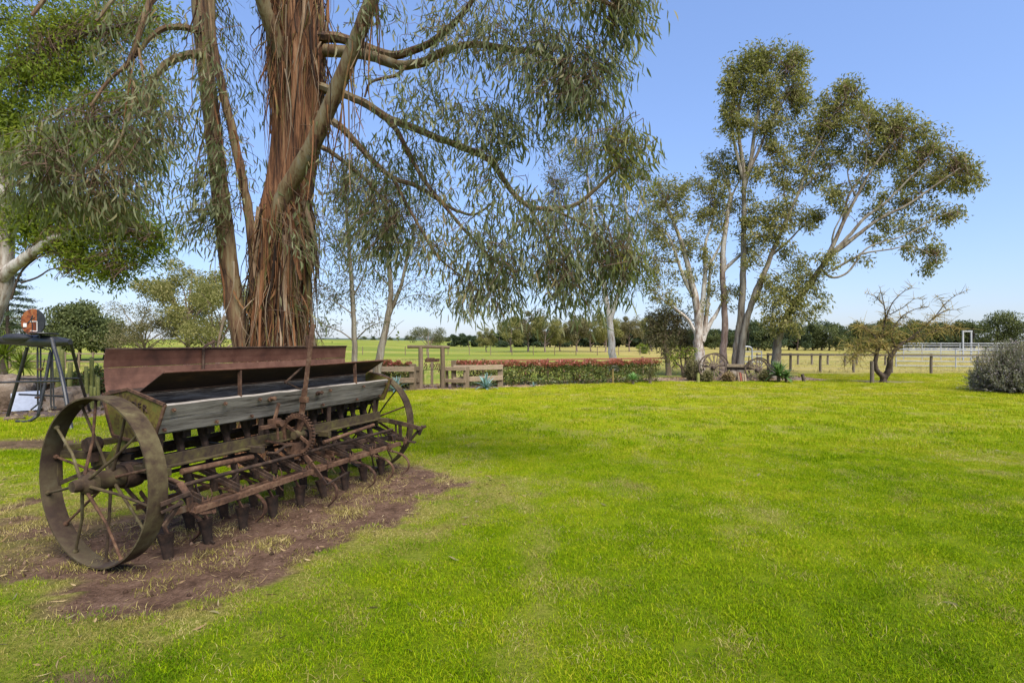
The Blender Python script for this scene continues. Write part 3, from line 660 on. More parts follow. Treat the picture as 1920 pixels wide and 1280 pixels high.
# lifting lever with its quadrant and linkage
lev = MB(); lev.bar(L(1.5, .37, .57), L(1.5, .47, 1.15), .058, .018, (1, 0, 0)); lev.bar(L(1.5, .47, 1.14), L(1.5, .568, 1.765), .046, .016, (1, 0, 0))
lev.box(L(1.5, .46, 1.05), (.04, .08, .05)); lo = lev.build('lever', M['rust'], drill)
m = MB(); m.tube([L(1.525, .49, 1.6), L(1.52, .455, 1.0), L(1.52, .41, .78)], .008, 6); m.bar(L(1.52, .48, 1.54), L(1.52, .485, 1.66), .04, .012, (1, 0, 0)); m.build('latch_rod', M['rust'], lo)
m = MB(); m.bar(L(1.5, .4, .575), L(1.44, .6, .47), .05, .02, (1, 0, 0)); m.bar(L(1.44, .6, .47), L(1.5, .72, .27), .04, .016, (1, 0, 0)); m.bar(L(1.5, .4, .6), L(1.2, .3, .7), .05, .02); m.box(L(1.45, .4, .6), (.12, .1, .1)); m.build('lift_link', M['rust'], drill)
m = MB(); m.bar(L(1.5, .72, .27), L(1.95, .6, .27), .02, .014); m.tube([L(1.1, .42, .62), L(1.2, .42, .6), L(1.3, .42, .64), L(1.48, .4, .63)], .013, 6); m.build('lift_rod', M['dark_rust'], drill)
# tine frame: two long angle bars, coulter drag bars, clamps, seed boots and springs
for a, b in ((L(.24, .62, .405), L(1.5, .6, .41)), (L(1.55, .58, .405), L(2.95, .56, .4)), (L(.3, .3, .33), L(2.95, .28, .33)), (L(.3, -.1, .33), L(2.95, -.1, .33))):
    m = MB(); m.bar(a, b, .04, .012); m.bar(a+L(0, .018, -.018), b+L(0, .018, -.018), .01, .036); m.build('tine_bar', M['rust'], drill)
def boot_mb():
    m = MB(); m.lathe([(.0, .0), (.032, 0), (.036, .05), (.044, .12), (.058, .19), (.064, .2), (.056, .2), (.04, .12), (.0, .1)], (0, 0, 0), unit((0, .12, 1)), 12)
    m.bar((0, .0, .02), (0, -.05, -.01), .02, .05, (0, 0, 1)); return m
bootm = boot_mb().mesh('boot', M['dark_rust'], True)
slant = MB(); slant.bar((-.16, .3, .47), (.12, 0, .3), .03, .012, (0, 0, 1)); slant.bar((-.12, .33, .5), (.16, .03, .33), .012, .03, (0, 0, 1)); slant = slant.mesh('cross_bar', M['rust'])
hookm = MB(); hookm.tube(catmull([(0, .05, .52), (.03, .0, .45), (0, -.05, .4), (-.05, -.02, .36), (-.03, .05, .37)], 4), .009, 6); hookm = hookm.mesh('hook', M['dark_rust'])
armm = MB(); armm.bar((0, .34, .44), (0, .06, .24), .034, .012, (1, 0, 0)); armm.bar((0, .06, .24), (0, .0, .16), .03, .012, (1, 0, 0)); armm = armm.mesh('drag_bar', M['rust'])
clampm = MB(); clampm.box((0, 0, 0), (.05, .03, .06)); clampm.box((.0, -.02, 0), (.09, .012, .03)); clampm.tube([(.02, 0, -.05), (.02, .0, .06)], .006, 6); clampm.tube([(-.02, 0, -.05), (-.02, .0, .06)], .006, 6); clampm = clampm.mesh('clamp', M['rust'])
wirem = MB(); wirem.tube(catmull([(0, 0, .1), (.012, -.01, .05), (0, 0, 0), (.0, .0, -.06), (.03, -.01, -.1)], 3), .004, 5); wirem = wirem.mesh('wire_clip', M['rust'])
flatm = MB()
for s in (-.028, .028): flatm.bar((s, .42, .56), (s*.8, -.02, .42), .012, .03, (0, 0, 1))
flatm = flatm.mesh('pull_rod', M['dark_rust'])
rr = random.Random(4)
for i in range(9):
    u = .27+.333*i
    link('boot', bootm, drill, L(u, .32, -.02+rr.uniform(-.01, .01)), (R(rr.uniform(-4, 4)), R(rr.uniform(-5, 5)), rr.uniform(-.3, .3)))
    link('drag_bar', armm, drill, L(u+.01, .3, 0), (0, 0, rr.uniform(-.08, .08)))
    link('clamp', clampm, drill, L(u+.08, .6, .4), (0, 0, rr.uniform(-.1, .1)))
    link('pull_rod', flatm, drill, L(u+.09, .58, -.01), (0, 0, rr.uniform(-.06, .06)))
    link('cross_bar', slant if i % 3 else flatm, drill, L(u+.2+rr.uniform(-.06, .06), .3+rr.uniform(-.08, .08), rr.uniform(-.04, .06)), (R(rr.uniform(-8, 8)), R(rr.uniform(-8, 8)), rr.uniform(-.7, .5)))
    if i % 2: link('hook', hookm, drill, L(u+.22, .42+rr.uniform(-.1, .1), rr.uniform(-.05, .05)), (0, 0, rr.uniform(0, 6)))
    if i % 2 == 0 or i > 6: link('wire_clip', wirem, drill, L(u+.1, .625, .42), (0, 0, rr.uniform(-.6, .6)))
    if i < 8:
        link('boot', bootm, drill, L(u+.16, -.09, -.02), (R(rr.uniform(-4, 4)), R(rr.uniform(-5, 5)), rr.uniform(-.3, .3)))
        link('drag_bar', armm, drill, L(u+.17, -.11, 0), (0, 0, rr.uniform(-.08, .08)))
# spring tines
def tine(u, v, top, s=1.):
    p = [L(u-.12, v-.06, top), L(u-.1, v-.02, top-.09), L(u-.02, v+.0, top-.125), L(u+.0, v+.10, top-.16), L(u+.02, v+.17, top-.24), L(u+.02, v+.16, top-.33), L(u, v+.09, .005)]
    c = catmull(p, 5); m = MB(); n = len(c); V = []; F = []
    t = np.gradient(c, axis=0); t /= np.linalg.norm(t, axis=1)[:, None]; sd = np.array([1., 0, 0])
    for i in range(n):
        x = unit(sd-t[i]*(sd@t[i])); y = np.cross(t[i], x)
        for a, b in ((-.016, -.005), (.016, -.005), (.016, .005), (-.016, .005)): V.append(c[i]+x*a+y*b)
    for i in range(n-1):
        for k in range(4): F.append((i*4+k, i*4+(k+1) % 4, i*4+4+(k+1) % 4, i*4+4+k))
    F += [(3, 2, 1, 0), tuple(range((n-1)*4, n*4))]; m.add(V, F); return m.build('spring_tine', M['rust'], drill, True)
for u, v, t in ((1.68, .50, .42), (2.35, .46, .40), (2.69, .46, .40), (3.0, .47, .40), (1.1, .2, .4), (.55, .1, .4)): tine(u, v, t)
# bent loop iron beside the near wheel
m = MB(); lp = [L(.2, .38, .62), L(.18, .56, .60), L(.2, .63, .50), L(.22, .62, .41), L(.3, .63, .37), L(.42, .62, .345)]
for a, b in zip(lp[:-1], lp[1:]): m.bar(a, b, .05, .01, (0, -1, .3))
m.build('loop_iron', M['rust'], drill)
m = MB(); m.bar(L(.0, .62, .5), L(.2, .64, .53), .014, .03); m.bar(L(.02, .6, .44), L(.12, .68, .49), .02, .02); m.bar(L(.04, .6, .34), L(.12, .66, .5), .03, .02, (0, -1, 0)); m.build('scraper', M['dark_rust'], drill)
# far end: hitch iron with clevis and lifting crank
fa = [L(2.98, .02, .665), L(3.0, .42, .635), L(3.03, .66, .59), L(3.03, .82, .56)]
m = MB(); [m.bar(a, b, .02, .05) for a, b in zip(fa[:-1], fa[1:])]; m.bar(L(3.02, .52, .63), L(3.02, .53, .41), .04, .02, (1, 0, 0)); m.bar(L(3.02, .46, .63), L(3.02, .47, .41), .02, .014, (1, 0, 0)); m.bar(L(3.02, .45, .42), L(3.03, .73, .395), .05, .018)
m.build('hitch_iron', M['dark_rust'], drill)
m = MB(); m.bar(L(3.03, .80, .57), L(3.03, .66, .42), .03, .02, (1, 0, 0)); m.bar(L(3.03, .83, .60), L(3.03, .78, .49), .03, .03, (1, 0, 0)); m.bar(L(2.99, .78, .56), L(3.07, .85, .59), .03, .03); m.build('clevis', M['dark_rust'], drill)
m = MB(); m.bar(L(2.2, .1, .46), L(2.98, .42, .44), .03, .05); m.bar(L(1.9, .3, .5), L(2.85, .46, .38), .03, .045); m.box(L(2.98, .44, .44), (.1, .09, .07)); m.lathe([(0, -.05), (.04, -.05), (.04, .05), (0, .05)], L(2.98, .44, .44), (1, 0, 0), 12); m.build('rear_brace', M['dark_rust'], drill)
m = MB(); m.box(L(2.9, 0, .62), (.12, .16, .14)); m.lathe([(0, -.06), (.09, -.06), (.1, 0), (.09, .06), (0, .06)], L(2.93, 0, .6), (1, 0, 0), 16); m.build('axle_box', M['dark_rust'], drill, True)
m = MB(); m.box(L(.24, 0, .62), (.12, .16, .14)); m.lathe([(0, -.06), (.09, -.06), (.1, 0), (.09, .06), (0, .06)], L(.2, 0, .6), (1, 0, 0), 16); m.build('axle_box', M['dark_rust'], drill, True)
for a, b in ((.2, .16), (-.05, -.02)): m = MB(); m.bar(L(3.0, a, .9), L(3.01, b, .68), .06, .02, (1, 0, 0)); m.build('curved_standard', M['dark_rust'], drill)

# ------------------------------------------------------------------ foliage engine
def tube_batch(Cv, r0, r1, ns=3):
    """Cv (n,m,3) curves -> verts, quad faces of tapering tubes"""
    n, m, _ = Cv.shape
    t = np.gradient(Cv, axis=1); t /= np.linalg.norm(t, axis=2, keepdims=True)+1e-9
    ref = np.where(np.abs(t[..., 2:3]) < .9, np.array([0, 0, 1.]), np.array([1., 0, 0]))
    x = np.cross(t, ref); x /= np.linalg.norm(x, axis=2, keepdims=True)+1e-9; y = np.cross(t, x)
    r = np.linspace(1, 0, m)[None, :, None]; r0 = np.broadcast_to(np.asarray(r0, float).reshape(-1, 1, 1), (n, 1, 1)); r1 = np.broadcast_to(np.asarray(r1, float).reshape(-1, 1, 1), (n, 1, 1)); rad = r1+(r0-r1)*r
    V = np.stack([Cv+rad*(cos(2*pi*k/ns)*x+sin(2*pi*k/ns)*y) for k in range(ns)], 2)
    idx = np.arange(n*m*ns).reshape(n, m, ns)
    F = np.stack([idx[:, :-1, :], np.roll(idx, -1, 2)[:, :-1, :], np.roll(idx, -1, 2)[:, 1:, :], idx[:, 1:, :]], -1).reshape(-1, 4)
    return V.reshape(-1, 3), F
def nrm(a): return a/(np.linalg.norm(a, axis=-1, keepdims=True)+1e-9)

class Crown:
    def __init__(s, seed): s.r = np.random.default_rng(seed); s.leaf = {}; s.tw = []; s.limb = []
    def add(s, mat, pos, d, Ln, w): s.leaf.setdefault(mat, []).append((pos, d, Ln, w))
    def limbs(s, pts): s.limb.append(np.asarray(pts))
    def near(s, e):
        Lp = np.vstack(s.limb); out = np.empty_like(e)
        for i in range(0, len(e), 512):
            d = ((e[i:i+512, None, :]-Lp[None])**2).sum(-1); out[i:i+512] = Lp[d.argmin(1)]
        return out
    def blob(s, c, r, ntw, nl, mat, Ln=.12, w=.02, droop=.6, maxlen=1.0, tw=.004, spread=.5, sig=0., hang=0., tip=.25):
        q = nrm(s.r.normal(size=(ntw, 3)))*s.r.random((ntw, 1))**.38; e = np.asarray(c)+q*np.asarray(r)
        if s.limb:
            b = s.near(e); v = b-e; dist = np.linalg.norm(v, axis=1, keepdims=True)
            v = v+s.r.normal(size=v.shape)*.16*maxlen; b = e+v*np.minimum(1, maxlen*(.6+.6*s.r.random((ntw, 1)))/(dist+1e-9))
            if hang: b[:, 2] = np.maximum(b[:, 2], e[:, 2]+hang*(s.r.random(ntw)-.2))
        else: b = e+s.r.normal(size=e.shape)*.3*maxlen
        ln = np.linalg.norm(b-e, axis=1, keepdims=True)
        mid = (b+e)/2+s.r.normal(size=e.shape)*ln*.14+np.array([0, 0, .12])*ln
        t = np.linspace(0, 1, 6)[None, :, None]
        cv = b[:, None]*(1-t)**2+mid[:, None]*2*t*(1-t)+e[:, None]*t**2
        if tw: s.tw.append((cv, tw))
        tt = tip+(1-tip)*s.r.random((ntw, nl, 1))**.8
        p = b[:, None]*(1-tt)**2+mid[:, None]*2*tt*(1-tt)+e[:, None]*tt**2
        tg = nrm((mid-b)[:, None]*(1-tt)+(e-mid)[:, None]*tt)
        rd = nrm(s.r.normal(size=p.shape))
        if sig: p = p+s.r.normal(size=p.shape)*sig
        d = nrm(tg*.5+rd*spread+np.array([0, 0, -1.])*droop)
        k = ntw*nl
        s.add(mat, p.reshape(k, 3), d.reshape(k, 3), Ln*(.55+.75*s.r.random(k)), w*(.7+.5*s.r.random(k)))
    def build_leaves(s, parent, kite=True, names=('crown',)):
        for i, (mat, L_) in enumerate(s.leaf.items()):
            p, d, Ln, w = [np.concatenate([q[j] for q in L_]) for j in range(4)]
            k = len(p); Ln = Ln[:, None]; w = w[:, None]
            sd = nrm(np.cross(d, s.r.normal(size=d.shape))); nn = np.cross(sd, d); cu = Ln*.22*s.r.normal(size=(k, 1))
            if kite:
                mpt = p+d*Ln*.45+nn*Ln*.06
                V = np.stack([p, mpt+sd*w*.5, p+d*Ln+sd*cu, mpt-sd*w*.5], 1).reshape(-1, 3)
                F = np.arange(k*4).reshape(k, 4)
            else:
                a = p+d*Ln*.3+nn*w*.2; b = p+d*Ln*.68+sd*cu*.45; tip = p+d*Ln+sd*cu*1.25-nn*cu*.3
                V = np.stack([p, a+sd*w*.5, a-sd*w*.5, b+sd*w*.42, b-sd*w*.42, tip], 1).reshape(-1, 3)
                o = (np.arange(k)*6)[:, None]
                F = np.concatenate([o+np.array([[0, 1, 2]]), o+np.array([[1, 3, 4]]), o+np.array([[1, 4, 2]]), o+np.array([[3, 5, 4]])], 1).reshape(-1, 3)
            nm = names[min(i, len(names)-1)]
            o = link(nm, mesh_np(nm, V, F, M[mat]), parent); o['kind'] = 'stuff'
    def build_twigs(s, parent, mat='twig', name='twigs'):
        if not s.tw: return
        V = []; F = []; o = 0
        for cv, r in s.tw:
            v, f = tube_batch(cv, r, r*.4); V.append(v); F.append(f+o); o += len(v)
        q = link(name, mesh_np(name, np.vstack(V), np.vstack(F), M[mat], True), parent); q['kind'] = 'stuff'

def limb(crown, parent, pts, r0, r1, mat, name='limb', k=6, ns=8, rough=.06, flare=0., seed=0):
    c = catmull(pts, k); n = len(c); r = np.random.default_rng(seed+int(abs(c[-1].sum())*100) % 9999)
    c = c+r.normal(size=c.shape)*rough*np.linspace(r0, r1, n)[:, None]*(np.arange(n) > 0)[:, None]
    t = np.linspace(0, 1, n); rad = r0+(r1-r0)*t**.9
    rad = rad*(1+flare*np.exp(-np.linalg.norm(c-c[0], axis=1)/(r0*2.2)))*(1+r.normal(size=n)*(.012 if r0 > .07 else .03))
    m = MB(); m.tube(c, rad, ns); o = m.build(name, M[mat], parent, True)
    if crown is not None: crown.limbs(c[n//4:] if name == 'trunk' else c)
    return o
def PL(pts, Y0, Y1=None):
    Y1 = Y0 if Y1 is None else Y1; n = len(pts)
    return np.array([P(x, y, Y0+(Y1-Y0)*i/max(1, n-1)) for i, (x, y) in enumerate(pts)])
def zone(cr, z, Yd, ntw_k=1., dep=.7, **kw):
    px, py, rx, ry, n = z[:5]; Y = z[5] if len(z) > 5 else Yd
    cr.blob(P(px, py, Y), (rx*Y/1000, max(.25, rx*Y/1000*dep), ry*Y/1000), max(1, int(n*ntw_k)), **kw)

# ------------------------------------------------------------------ the big gum over the drill
HB = np.array([-3.22, 7.45, 0])
gum = empty('gum_tree', HB, 0, 'huge shaggy gum tree with peeling ribbon bark rising behind the seed drill', 'tree')
def under(o, root):
    o.parent = root; o.matrix_parent_inverse = Matrix.Translation(-root.location); return o
def finish(root, before):
    """parent everything made since `before` (names) that has no parent to root, keeping world coordinates"""
    for o in [o for o in bpy.data.objects if o.name not in before and o is not root and o.parent is None]:
        under(o, root)
snap = lambda: set(o.name for o in bpy.data.objects)
s0 = snap()
cr = Crown(11)
# trunk: rings traced at several heights, fluted
prof = [(545, -150, 56), (550, -60, 52), (554, 0, 50), (560, 90, 48), (560, 180, 44), (556, 260, 42), (546, 340, 41), (537, 400, 44), (531, 460, 46), (528, 530, 45), (527, 600, 46), (528, 660, 52), (526, 730, 58), (525, 800, 72), (524, 868, 100)]
prof = prof[::-1]
YT = 7.4; NS = 40; m = MB(); vs = []
pc = np.array([P(a, b, YT) for a, b, c in prof]); pr_ = np.array([c*YT/1000 for a, b, c in prof]); cc = catmull(np.c_[pc, pr_], 7)
tr_c, tr_r = cc[:, :3], cc[:, 3]
rq = np.random.default_rng(5)
for i, (c, r) in enumerate(zip(tr_c, tr_r)):
    for k in range(NS):
        a = 2*pi*k/NS; f = 1+.07*sin(5*a+c[2]*.5)+.05*sin(9*a+c[2]*1.1+1)+.09*(vnoise(a*5+20, c[2]*.7)-.5)+.08*(vnoise(a*13+40, c[2]*.5)-.5)
        vs.append((c[0]+r*f*cos(a), c[1]+r*f*sin(a)*.95, max(c[2], -.1)))
fs = [(i*NS+k, i*NS+(k+1) % NS, (i+1)*NS+(k+1) % NS, (i+1)*NS+k) for i in range(len(tr_c)-1) for k in range(NS)]
m.add(vs, fs); m.build('trunk', M['bark_core'], None, True); cr.limbs(tr_c[len(tr_c)//2:])
top = P(528, -150, YT)
HERO = [  # points in the photograph, distances at both ends, radii, bark
    ([(462, 800), (455, 650), (441, 580), (430, 500), (415, 380), (404, 280), (386, 130), (374, 0), (366, -110), (350, -300)], 7.25, 7.0, .132, .09, 'bark_smooth', .2),
    ([(478, 560), (470, 430), (455, 340), (434, 240), (414, 155), (400, 80), (396, 0)], 7.2, 6.9, .066, .045, 'bark_smooth', 0),
    ([(512, 430), (530, 372), (556, 325), (582, 280), (606, 228), (630, 172), (652, 118), (676, 55), (700, -10), (735, -120), (770, -260)], 7.2, 6.2, .112, .08, 'bark_smooth', 0),
    ([(530, 110), (512, 60), (496, 15), (480, -40), (455, -150)], 7.2, 6.6, .11, .07, 'bark_smooth', 0),
    ([(545, -40), (575, -130), (600, -230), (640, -380)], 7.4, 7.6, .22, .12, 'bark_smooth', 0),
    ([(525, -60), (512, -250), (490, -420)], 7.4, 7.8, .24, .12, 'bark_smooth', 0),
    ([(600, 70), (640, 72), (690, 90), (735, 104), (775, 95), (812, 78), (850, 45), (880, 10), (905, -40)], 7.3, 6.5, .075, .028, 'bark_smooth', 0),
    ([(610, 95), (655, 98), (700, 106), (745, 122), (790, 118), (830, 98), (885, 84), (960, 93), (1010, 100), (1050, 120), (1090, 150)], 7.3, 6.2, .085, .018, 'bark_smooth', 0),
    ([(762, 124), (742, 142), (712, 148), (692, 158), (684, 182)], 6.9, 6.7, .026, .012, 'bark_smooth', 0),
    ([(590, 160), (640, 175), (690, 196), (728, 222), (780, 242), (830, 262), (880, 282), (918, 300), (940, 330), (962, 362), (990, 385), (1030, 392), (1078, 384), (1120, 352), (1165, 305)], 7.3, 6.2, .062, .02, 'bark_smooth', 0),
    ([(722, 220), (748, 252), (772, 300), (800, 345), (835, 388), (868, 428), (905, 468), (940, 500)], 6.95, 6.4, .038, .012, 'bark_smooth', 0),
    ([(595, 215), (630, 232), (662, 262), (700, 304), (738, 334), (775, 346), (812, 368), (850, 392), (890, 402), (930, 375)], 7.3, 6.5, .055, .012, 'bark_smooth', 0),
    ([(738, 336), (760, 378), (786, 425), (820, 480), (852, 508), (872, 520)], 6.95, 6.6, .026, .008, 'bark_smooth', 0),
    ([(590, 270), (618, 284), (655, 312), (692, 344), (720, 380), (745, 420)], 7.3, 6.9, .04, .012, 'bark_smooth', 0),
    ([(990, 386), (1012, 420), (1030, 460), (1050, 500)], 6.4, 6.25, .016, .007, 'bark_smooth', 0),
    ([(1030, 392), (1075, 410), (1120, 440), (1150, 480)], 6.3, 6.2, .018, .007, 'bark_smooth', 0),
    ([(382, 60), (345, 52), (312, 52), (285, 68), (262, 95), (240, 120)], 7.0, 6.7, .05, .02, 'bark_smooth', 0),
    ([(386, 100), (350, 104), (312, 120), (288, 150), (278, 178), (284, 205), (300, 235)], 7.0, 6.6, .062, .022, 'bark_smooth', 0),
    ([(300, -20), (275, 20), (256, 80), (238, 120), (205, 150), (170, 200)], 6.9, 6.4, .045, .015, 'bark_smooth', 0),
    ([(240, 120), (250, 180), (235, 240), (200, 300), (150, 330), (100, 320)], 6.7, 6.2, .022, .008, 'bark_smooth', 0),
    ([(284, 205), (262, 260), (225, 310), (170, 340)], 6.6, 6.3, .02, .008, 'bark_smooth', 0),
    ([(735, -120), (840, -90), (950, -60), (1060, -20), (1150, 10)], 6.4, 6.0, .08, .02, 'bark_smooth', 0),
    ([(366, -110), (300, -140), (220, -120), (130, -60), (60, 30)], 7.0, 6.2, .07, .02, 'bark_smooth', 0),
    ([(370, -40), (300, -60), (240, -30), (180, 40)], 7.0, 6.4, .05, .018, 'bark_smooth', 0),
]
for i, (pts, Y0, Y1, r0, r1, bk, fl) in enumerate(HERO): limb(cr, None, PL(pts, Y0, Y1), r0, r1, bk, 'limb', 6, 14 if r0 > .08 else 7, .03 if r0 > .07 else .08, fl, i)
# drooping bark-hung branch on the left, red-brown
HZ = [(760, 30, 70, 50, 16), (850, 60, 80, 60, 34), (960, 60, 100, 80, 72), (1080, 50, 90, 70, 70), (1180, 45, 50, 60, 42), (1212, 25, 22, 45, 12),
      (900, 170, 90, 70, 52), (1010, 170, 90, 80, 70), (1100, 150, 70, 70, 54), (1165, 120, 28, 50, 16), (830, 205, 65, 50, 30), (950, 250, 65, 38, 32), (1040, 235, 60, 45, 32), (1120, 205, 45, 50, 26),
      (860, 268, 60, 28, 16), (900, 318, 45, 22, 14), (740, 190, 40, 40, 7), (700, 50, 26, 50, 5), (790, 150, 40, 40, 12),
      (1150, 310, 55, 50, 24), (1080, 425, 85, 50, 42), (1000, 455, 70, 50, 36), (1110, 500, 75, 50, 46), (1175, 470, 38, 60, 20), (1175, 535, 30, 40, 12), (1010, 540, 68, 50, 44), (1090, 560, 58, 40, 32),
      (920, 485, 58, 48, 32), (880, 545, 48, 40, 24), (910, 580, 52, 26, 26), (835, 462, 45, 45, 20), (950, 395, 48, 32, 18), (870, 350, 50, 30, 12),
      (640, 310, 50, 50, 14), (720, 300, 60, 40, 18), (760, 372, 58, 40, 24), (680, 400, 58, 50, 28), (622, 470, 38, 60, 26), (700, 482, 58, 45, 28), (768, 455, 48, 48, 26), (800, 330, 40, 40, 10), (660, 350, 60, 40, 16),
      (587, 580, 8, 40, 3, 6.9), (450, 60, 55, 60, 16, 8.3), (455, 170, 42, 60, 17, 8.3), (460, 260, 32, 50, 8, 8.3), (480, 330, 20, 30, 4, 8.3),
      (330, 90, 55, 60, 18), (360, 190, 50, 60, 28), (300, 230, 58, 60, 30), (330, 300, 58, 50, 34), (255, 330, 68, 50, 42), (352, 390, 48, 50, 34), (385, 330, 35, 40, 14), (368, 440, 24, 30, 10),
      (180, 372, 78, 48, 46), (90, 352, 78, 48, 46), (25, 325, 50, 50, 28), (105, 268, 60, 40, 26), (255, 412, 75, 40, 40), (210, 60, 60, 60, 18), (255, 150, 50, 50, 18), (150, 430, 60, 30, 16), (40, 395, 50, 30, 18)]
for z in HZ:
    Y = z[5] if len(z) > 5 else (7.0 if 590 < z[0] < 830 and z[1] > 280 else 6.35 if z[0] > 600 else 6.6)
    z = (z[0], z[1], z[2]*1.38, z[3]*1.25, z[4])
    zone(cr, z, Y, 1.3 if z[0] < 400 else 1.3 if z[4] > 50 else 1.5, nl=9, mat='lf_gum', Ln=.15, w=.021, droop=1.25, maxlen=1.0, spread=.7, hang=.4, sig=.08, tw=.005)
for z in [(1175, 268, 62, 30, 14), (1222, 310, 26, 52, 11), (1180, 320, 46, 36, 9), (1185, 505, 34, 30, 7), (1075, 300, 22, 22, 3)]:
    zone(cr, z, 6.2, 1.3, nl=10, mat='lf_yellow', Ln=.14, w=.021, droop=1.0, maxlen=.9, spread=.75, hang=.3, sig=.08)
# crown above the frame: coarser, it shades the drill and the near lawn
rq = np.random.default_rng(8)
for i in range(24):
    a = rq.uniform(0, 2*pi); q = rq.uniform(.6, 5.6); h = rq.uniform(7.4, 13.0)
    c = np.array([HB[0]+q*cos(a)*1.1+.6, HB[1]+q*sin(a), h])
    if c[1] > .9 and (640-(c[2]-CAMH-1.1)/c[1]*1000) < -60:
        cr.blob(c, (1.0, 1.0, .7), 16, 14, 'lf_gum', Ln=.24, w=.05, droop=.7, maxlen=1.6, spread=.7, tw=.008)
cr.build_leaves(None, kite=False, names=('crown', 'young_growth')); cr.build_twigs(None)
# peeling ribbons
def ribbon(name, p0, ln, w, lean, curl, seed, mat='bark_strip'):
    r = np.random.default_rng(seed); n = 7; t = np.linspace(0, 1, n)
    x = lean[0]*t+curl*.10*np.sin(t*3+r.random()*6)*t; y = lean[1]*t+curl*.10*np.cos(t*2.4+r.random()*6)*t
    c = np.c_[x, y, -ln*t]; V = []; F = []; ph = r.random()*6; tw = r.normal()*1.6
    for i in range(n):
        a = ph+tw*t[i]; s = np.array([cos(a), sin(a), 0])*w*.5*(1-.55*t[i]**2); q = np.array([-sin(a), cos(a), 0])*w*.22
        V += [c[i]-s, c[i]+q, c[i]+s, c[i]+q*.45]
    for i in range(n-1):
        for k in range(4): F.append((i*4+k, i*4+(k+1) % 4, i*4+4+(k+1) % 4, i*4+4+k))
    F += [(3, 2, 1, 0), tuple((n-1)*4+k for k in range(4))]
    o = link(name, mesh_np(name, V, F, M[mat]), None, p0); return o
def along(pts, Y0, Y1, n, l0, l1, seed0, off=.1):            # ribbons peeling from a limb
    c = catmull(PL(pts, Y0, Y1), 8)
    for i in range(n):
        p = c[rb.integers(3, len(c)-14)]+np.array([rb.normal()*off*.6, -abs(rb.normal())*off*.5-.03, rb.normal()*off*.4])
        ribbon('bark_strip', p, rb.uniform(l0, l1), rb.uniform(.012, .034), (rb.normal()*.12, rb.normal()*.06), rb.uniform(.3, 1.1), seed0+i)
def trunk_at(z):
    i = int(np.abs(tr_c[:, 2]-z).argmin()); return tr_c[i], tr_r[i]
rb = np.random.default_rng(21); ribs = []
def on_trunk(z, a, off):
    c, r = trunk_at(z); return np.array([c[0]+(r*.97+off)*cos(a), c[1]+(r*.95+off)*sin(a), z])
for i in range(158):                                              # skirt of ribbons low on the trunk
    a = rb.uniform(pi*.95, 2.05*pi); z = rb.uniform(.9, 3.55) if i % 3 else rb.uniform(2.4, 3.6)
    p = on_trunk(z, a, rb.uniform(0, .05)); ln = min(z-.1, rb.uniform(.5, 1.7)); c, r2 = trunk_at(max(0, z-ln)); c1, r1 = trunk_at(z)
    g = (r2-r1)+rb.uniform(-.03, .05); ribbon('bark_strip', p, ln, rb.uniform(.014, .045) if i % 3 else rb.uniform(.05, .095), ((g-.02)*cos(a)+rb.normal()*.07, g*sin(a)), rb.uniform(.3, 1.1), i)
for i in range(50):                                               # thatch high on the trunk, below the upper fork
    a = rb.uniform(pi*.95, 2.08*pi); z = rb.uniform(5.1, 7.0); p = on_trunk(z, a, rb.uniform(.02, .1)); ln = rb.uniform(.4, 1.2)
    ribbon('bark_strip', p, ln, rb.uniform(.014, .045), (rb.normal()*.11, -rb.uniform(0, .12)), rb.uniform(.3, 1.2), 300+i)
for i, (px, py, Y, ln) in enumerate([(618, 60, 6.9, 1.0), (628, 80, 6.9, .8), (640, 150, 6.8, 1.4), (652, 120, 6.7, 2.3), (660, 100, 6.6, 1.2), (668, 80, 6.6, 2.0), (682, 40, 6.5, .9), (690, 20, 6.5, 2.4), (700, 0, 6.4, .9), (645, 170, 6.8, 1.8), (630, 190, 6.9, 1.9), (612, 230, 6.95, 1.6), (600, 280, 7.0, 1.3),
                                   (700, -30, 6.4, 1.5), (664, 200, 6.6, 1.1), (390, 140, 6.9, 1.4), (396, 170, 6.9, 1.7), (402, 220, 6.9, 1.5), (408, 260, 6.95, 1.3), (398, 90, 6.9, 1.0), (260, 90, 6.6, 1.6), (252, 110, 6.6, 1.3), (246, 130, 6.6, 1.0), (284, 160, 6.6, .9), (418, 300, 7.0, 1.4), (376, 30, 6.85, 1.2), (380, 60, 6.85, 1.6), (412, 380, 7.0, 1.5), (420, 480, 7.1, 1.2), (436, 640, 7.2, .8)]):
    ribbon('bark_strip', P(px, py, Y), ln*.7, rb.uniform(.012, .032), (rb.normal()*.1, rb.normal()*.05), rb.uniform(.1, .5), 500+i)
along(HERO[0][0], 7.15, 6.9, 26, .3, 1.1, 700, .12); along(HERO[2][0], 7.1, 6.2, 22, .3, 1.2, 740, .09); along(HERO[1][0], 7.1, 6.85, 10, .3, .9, 770, .06)
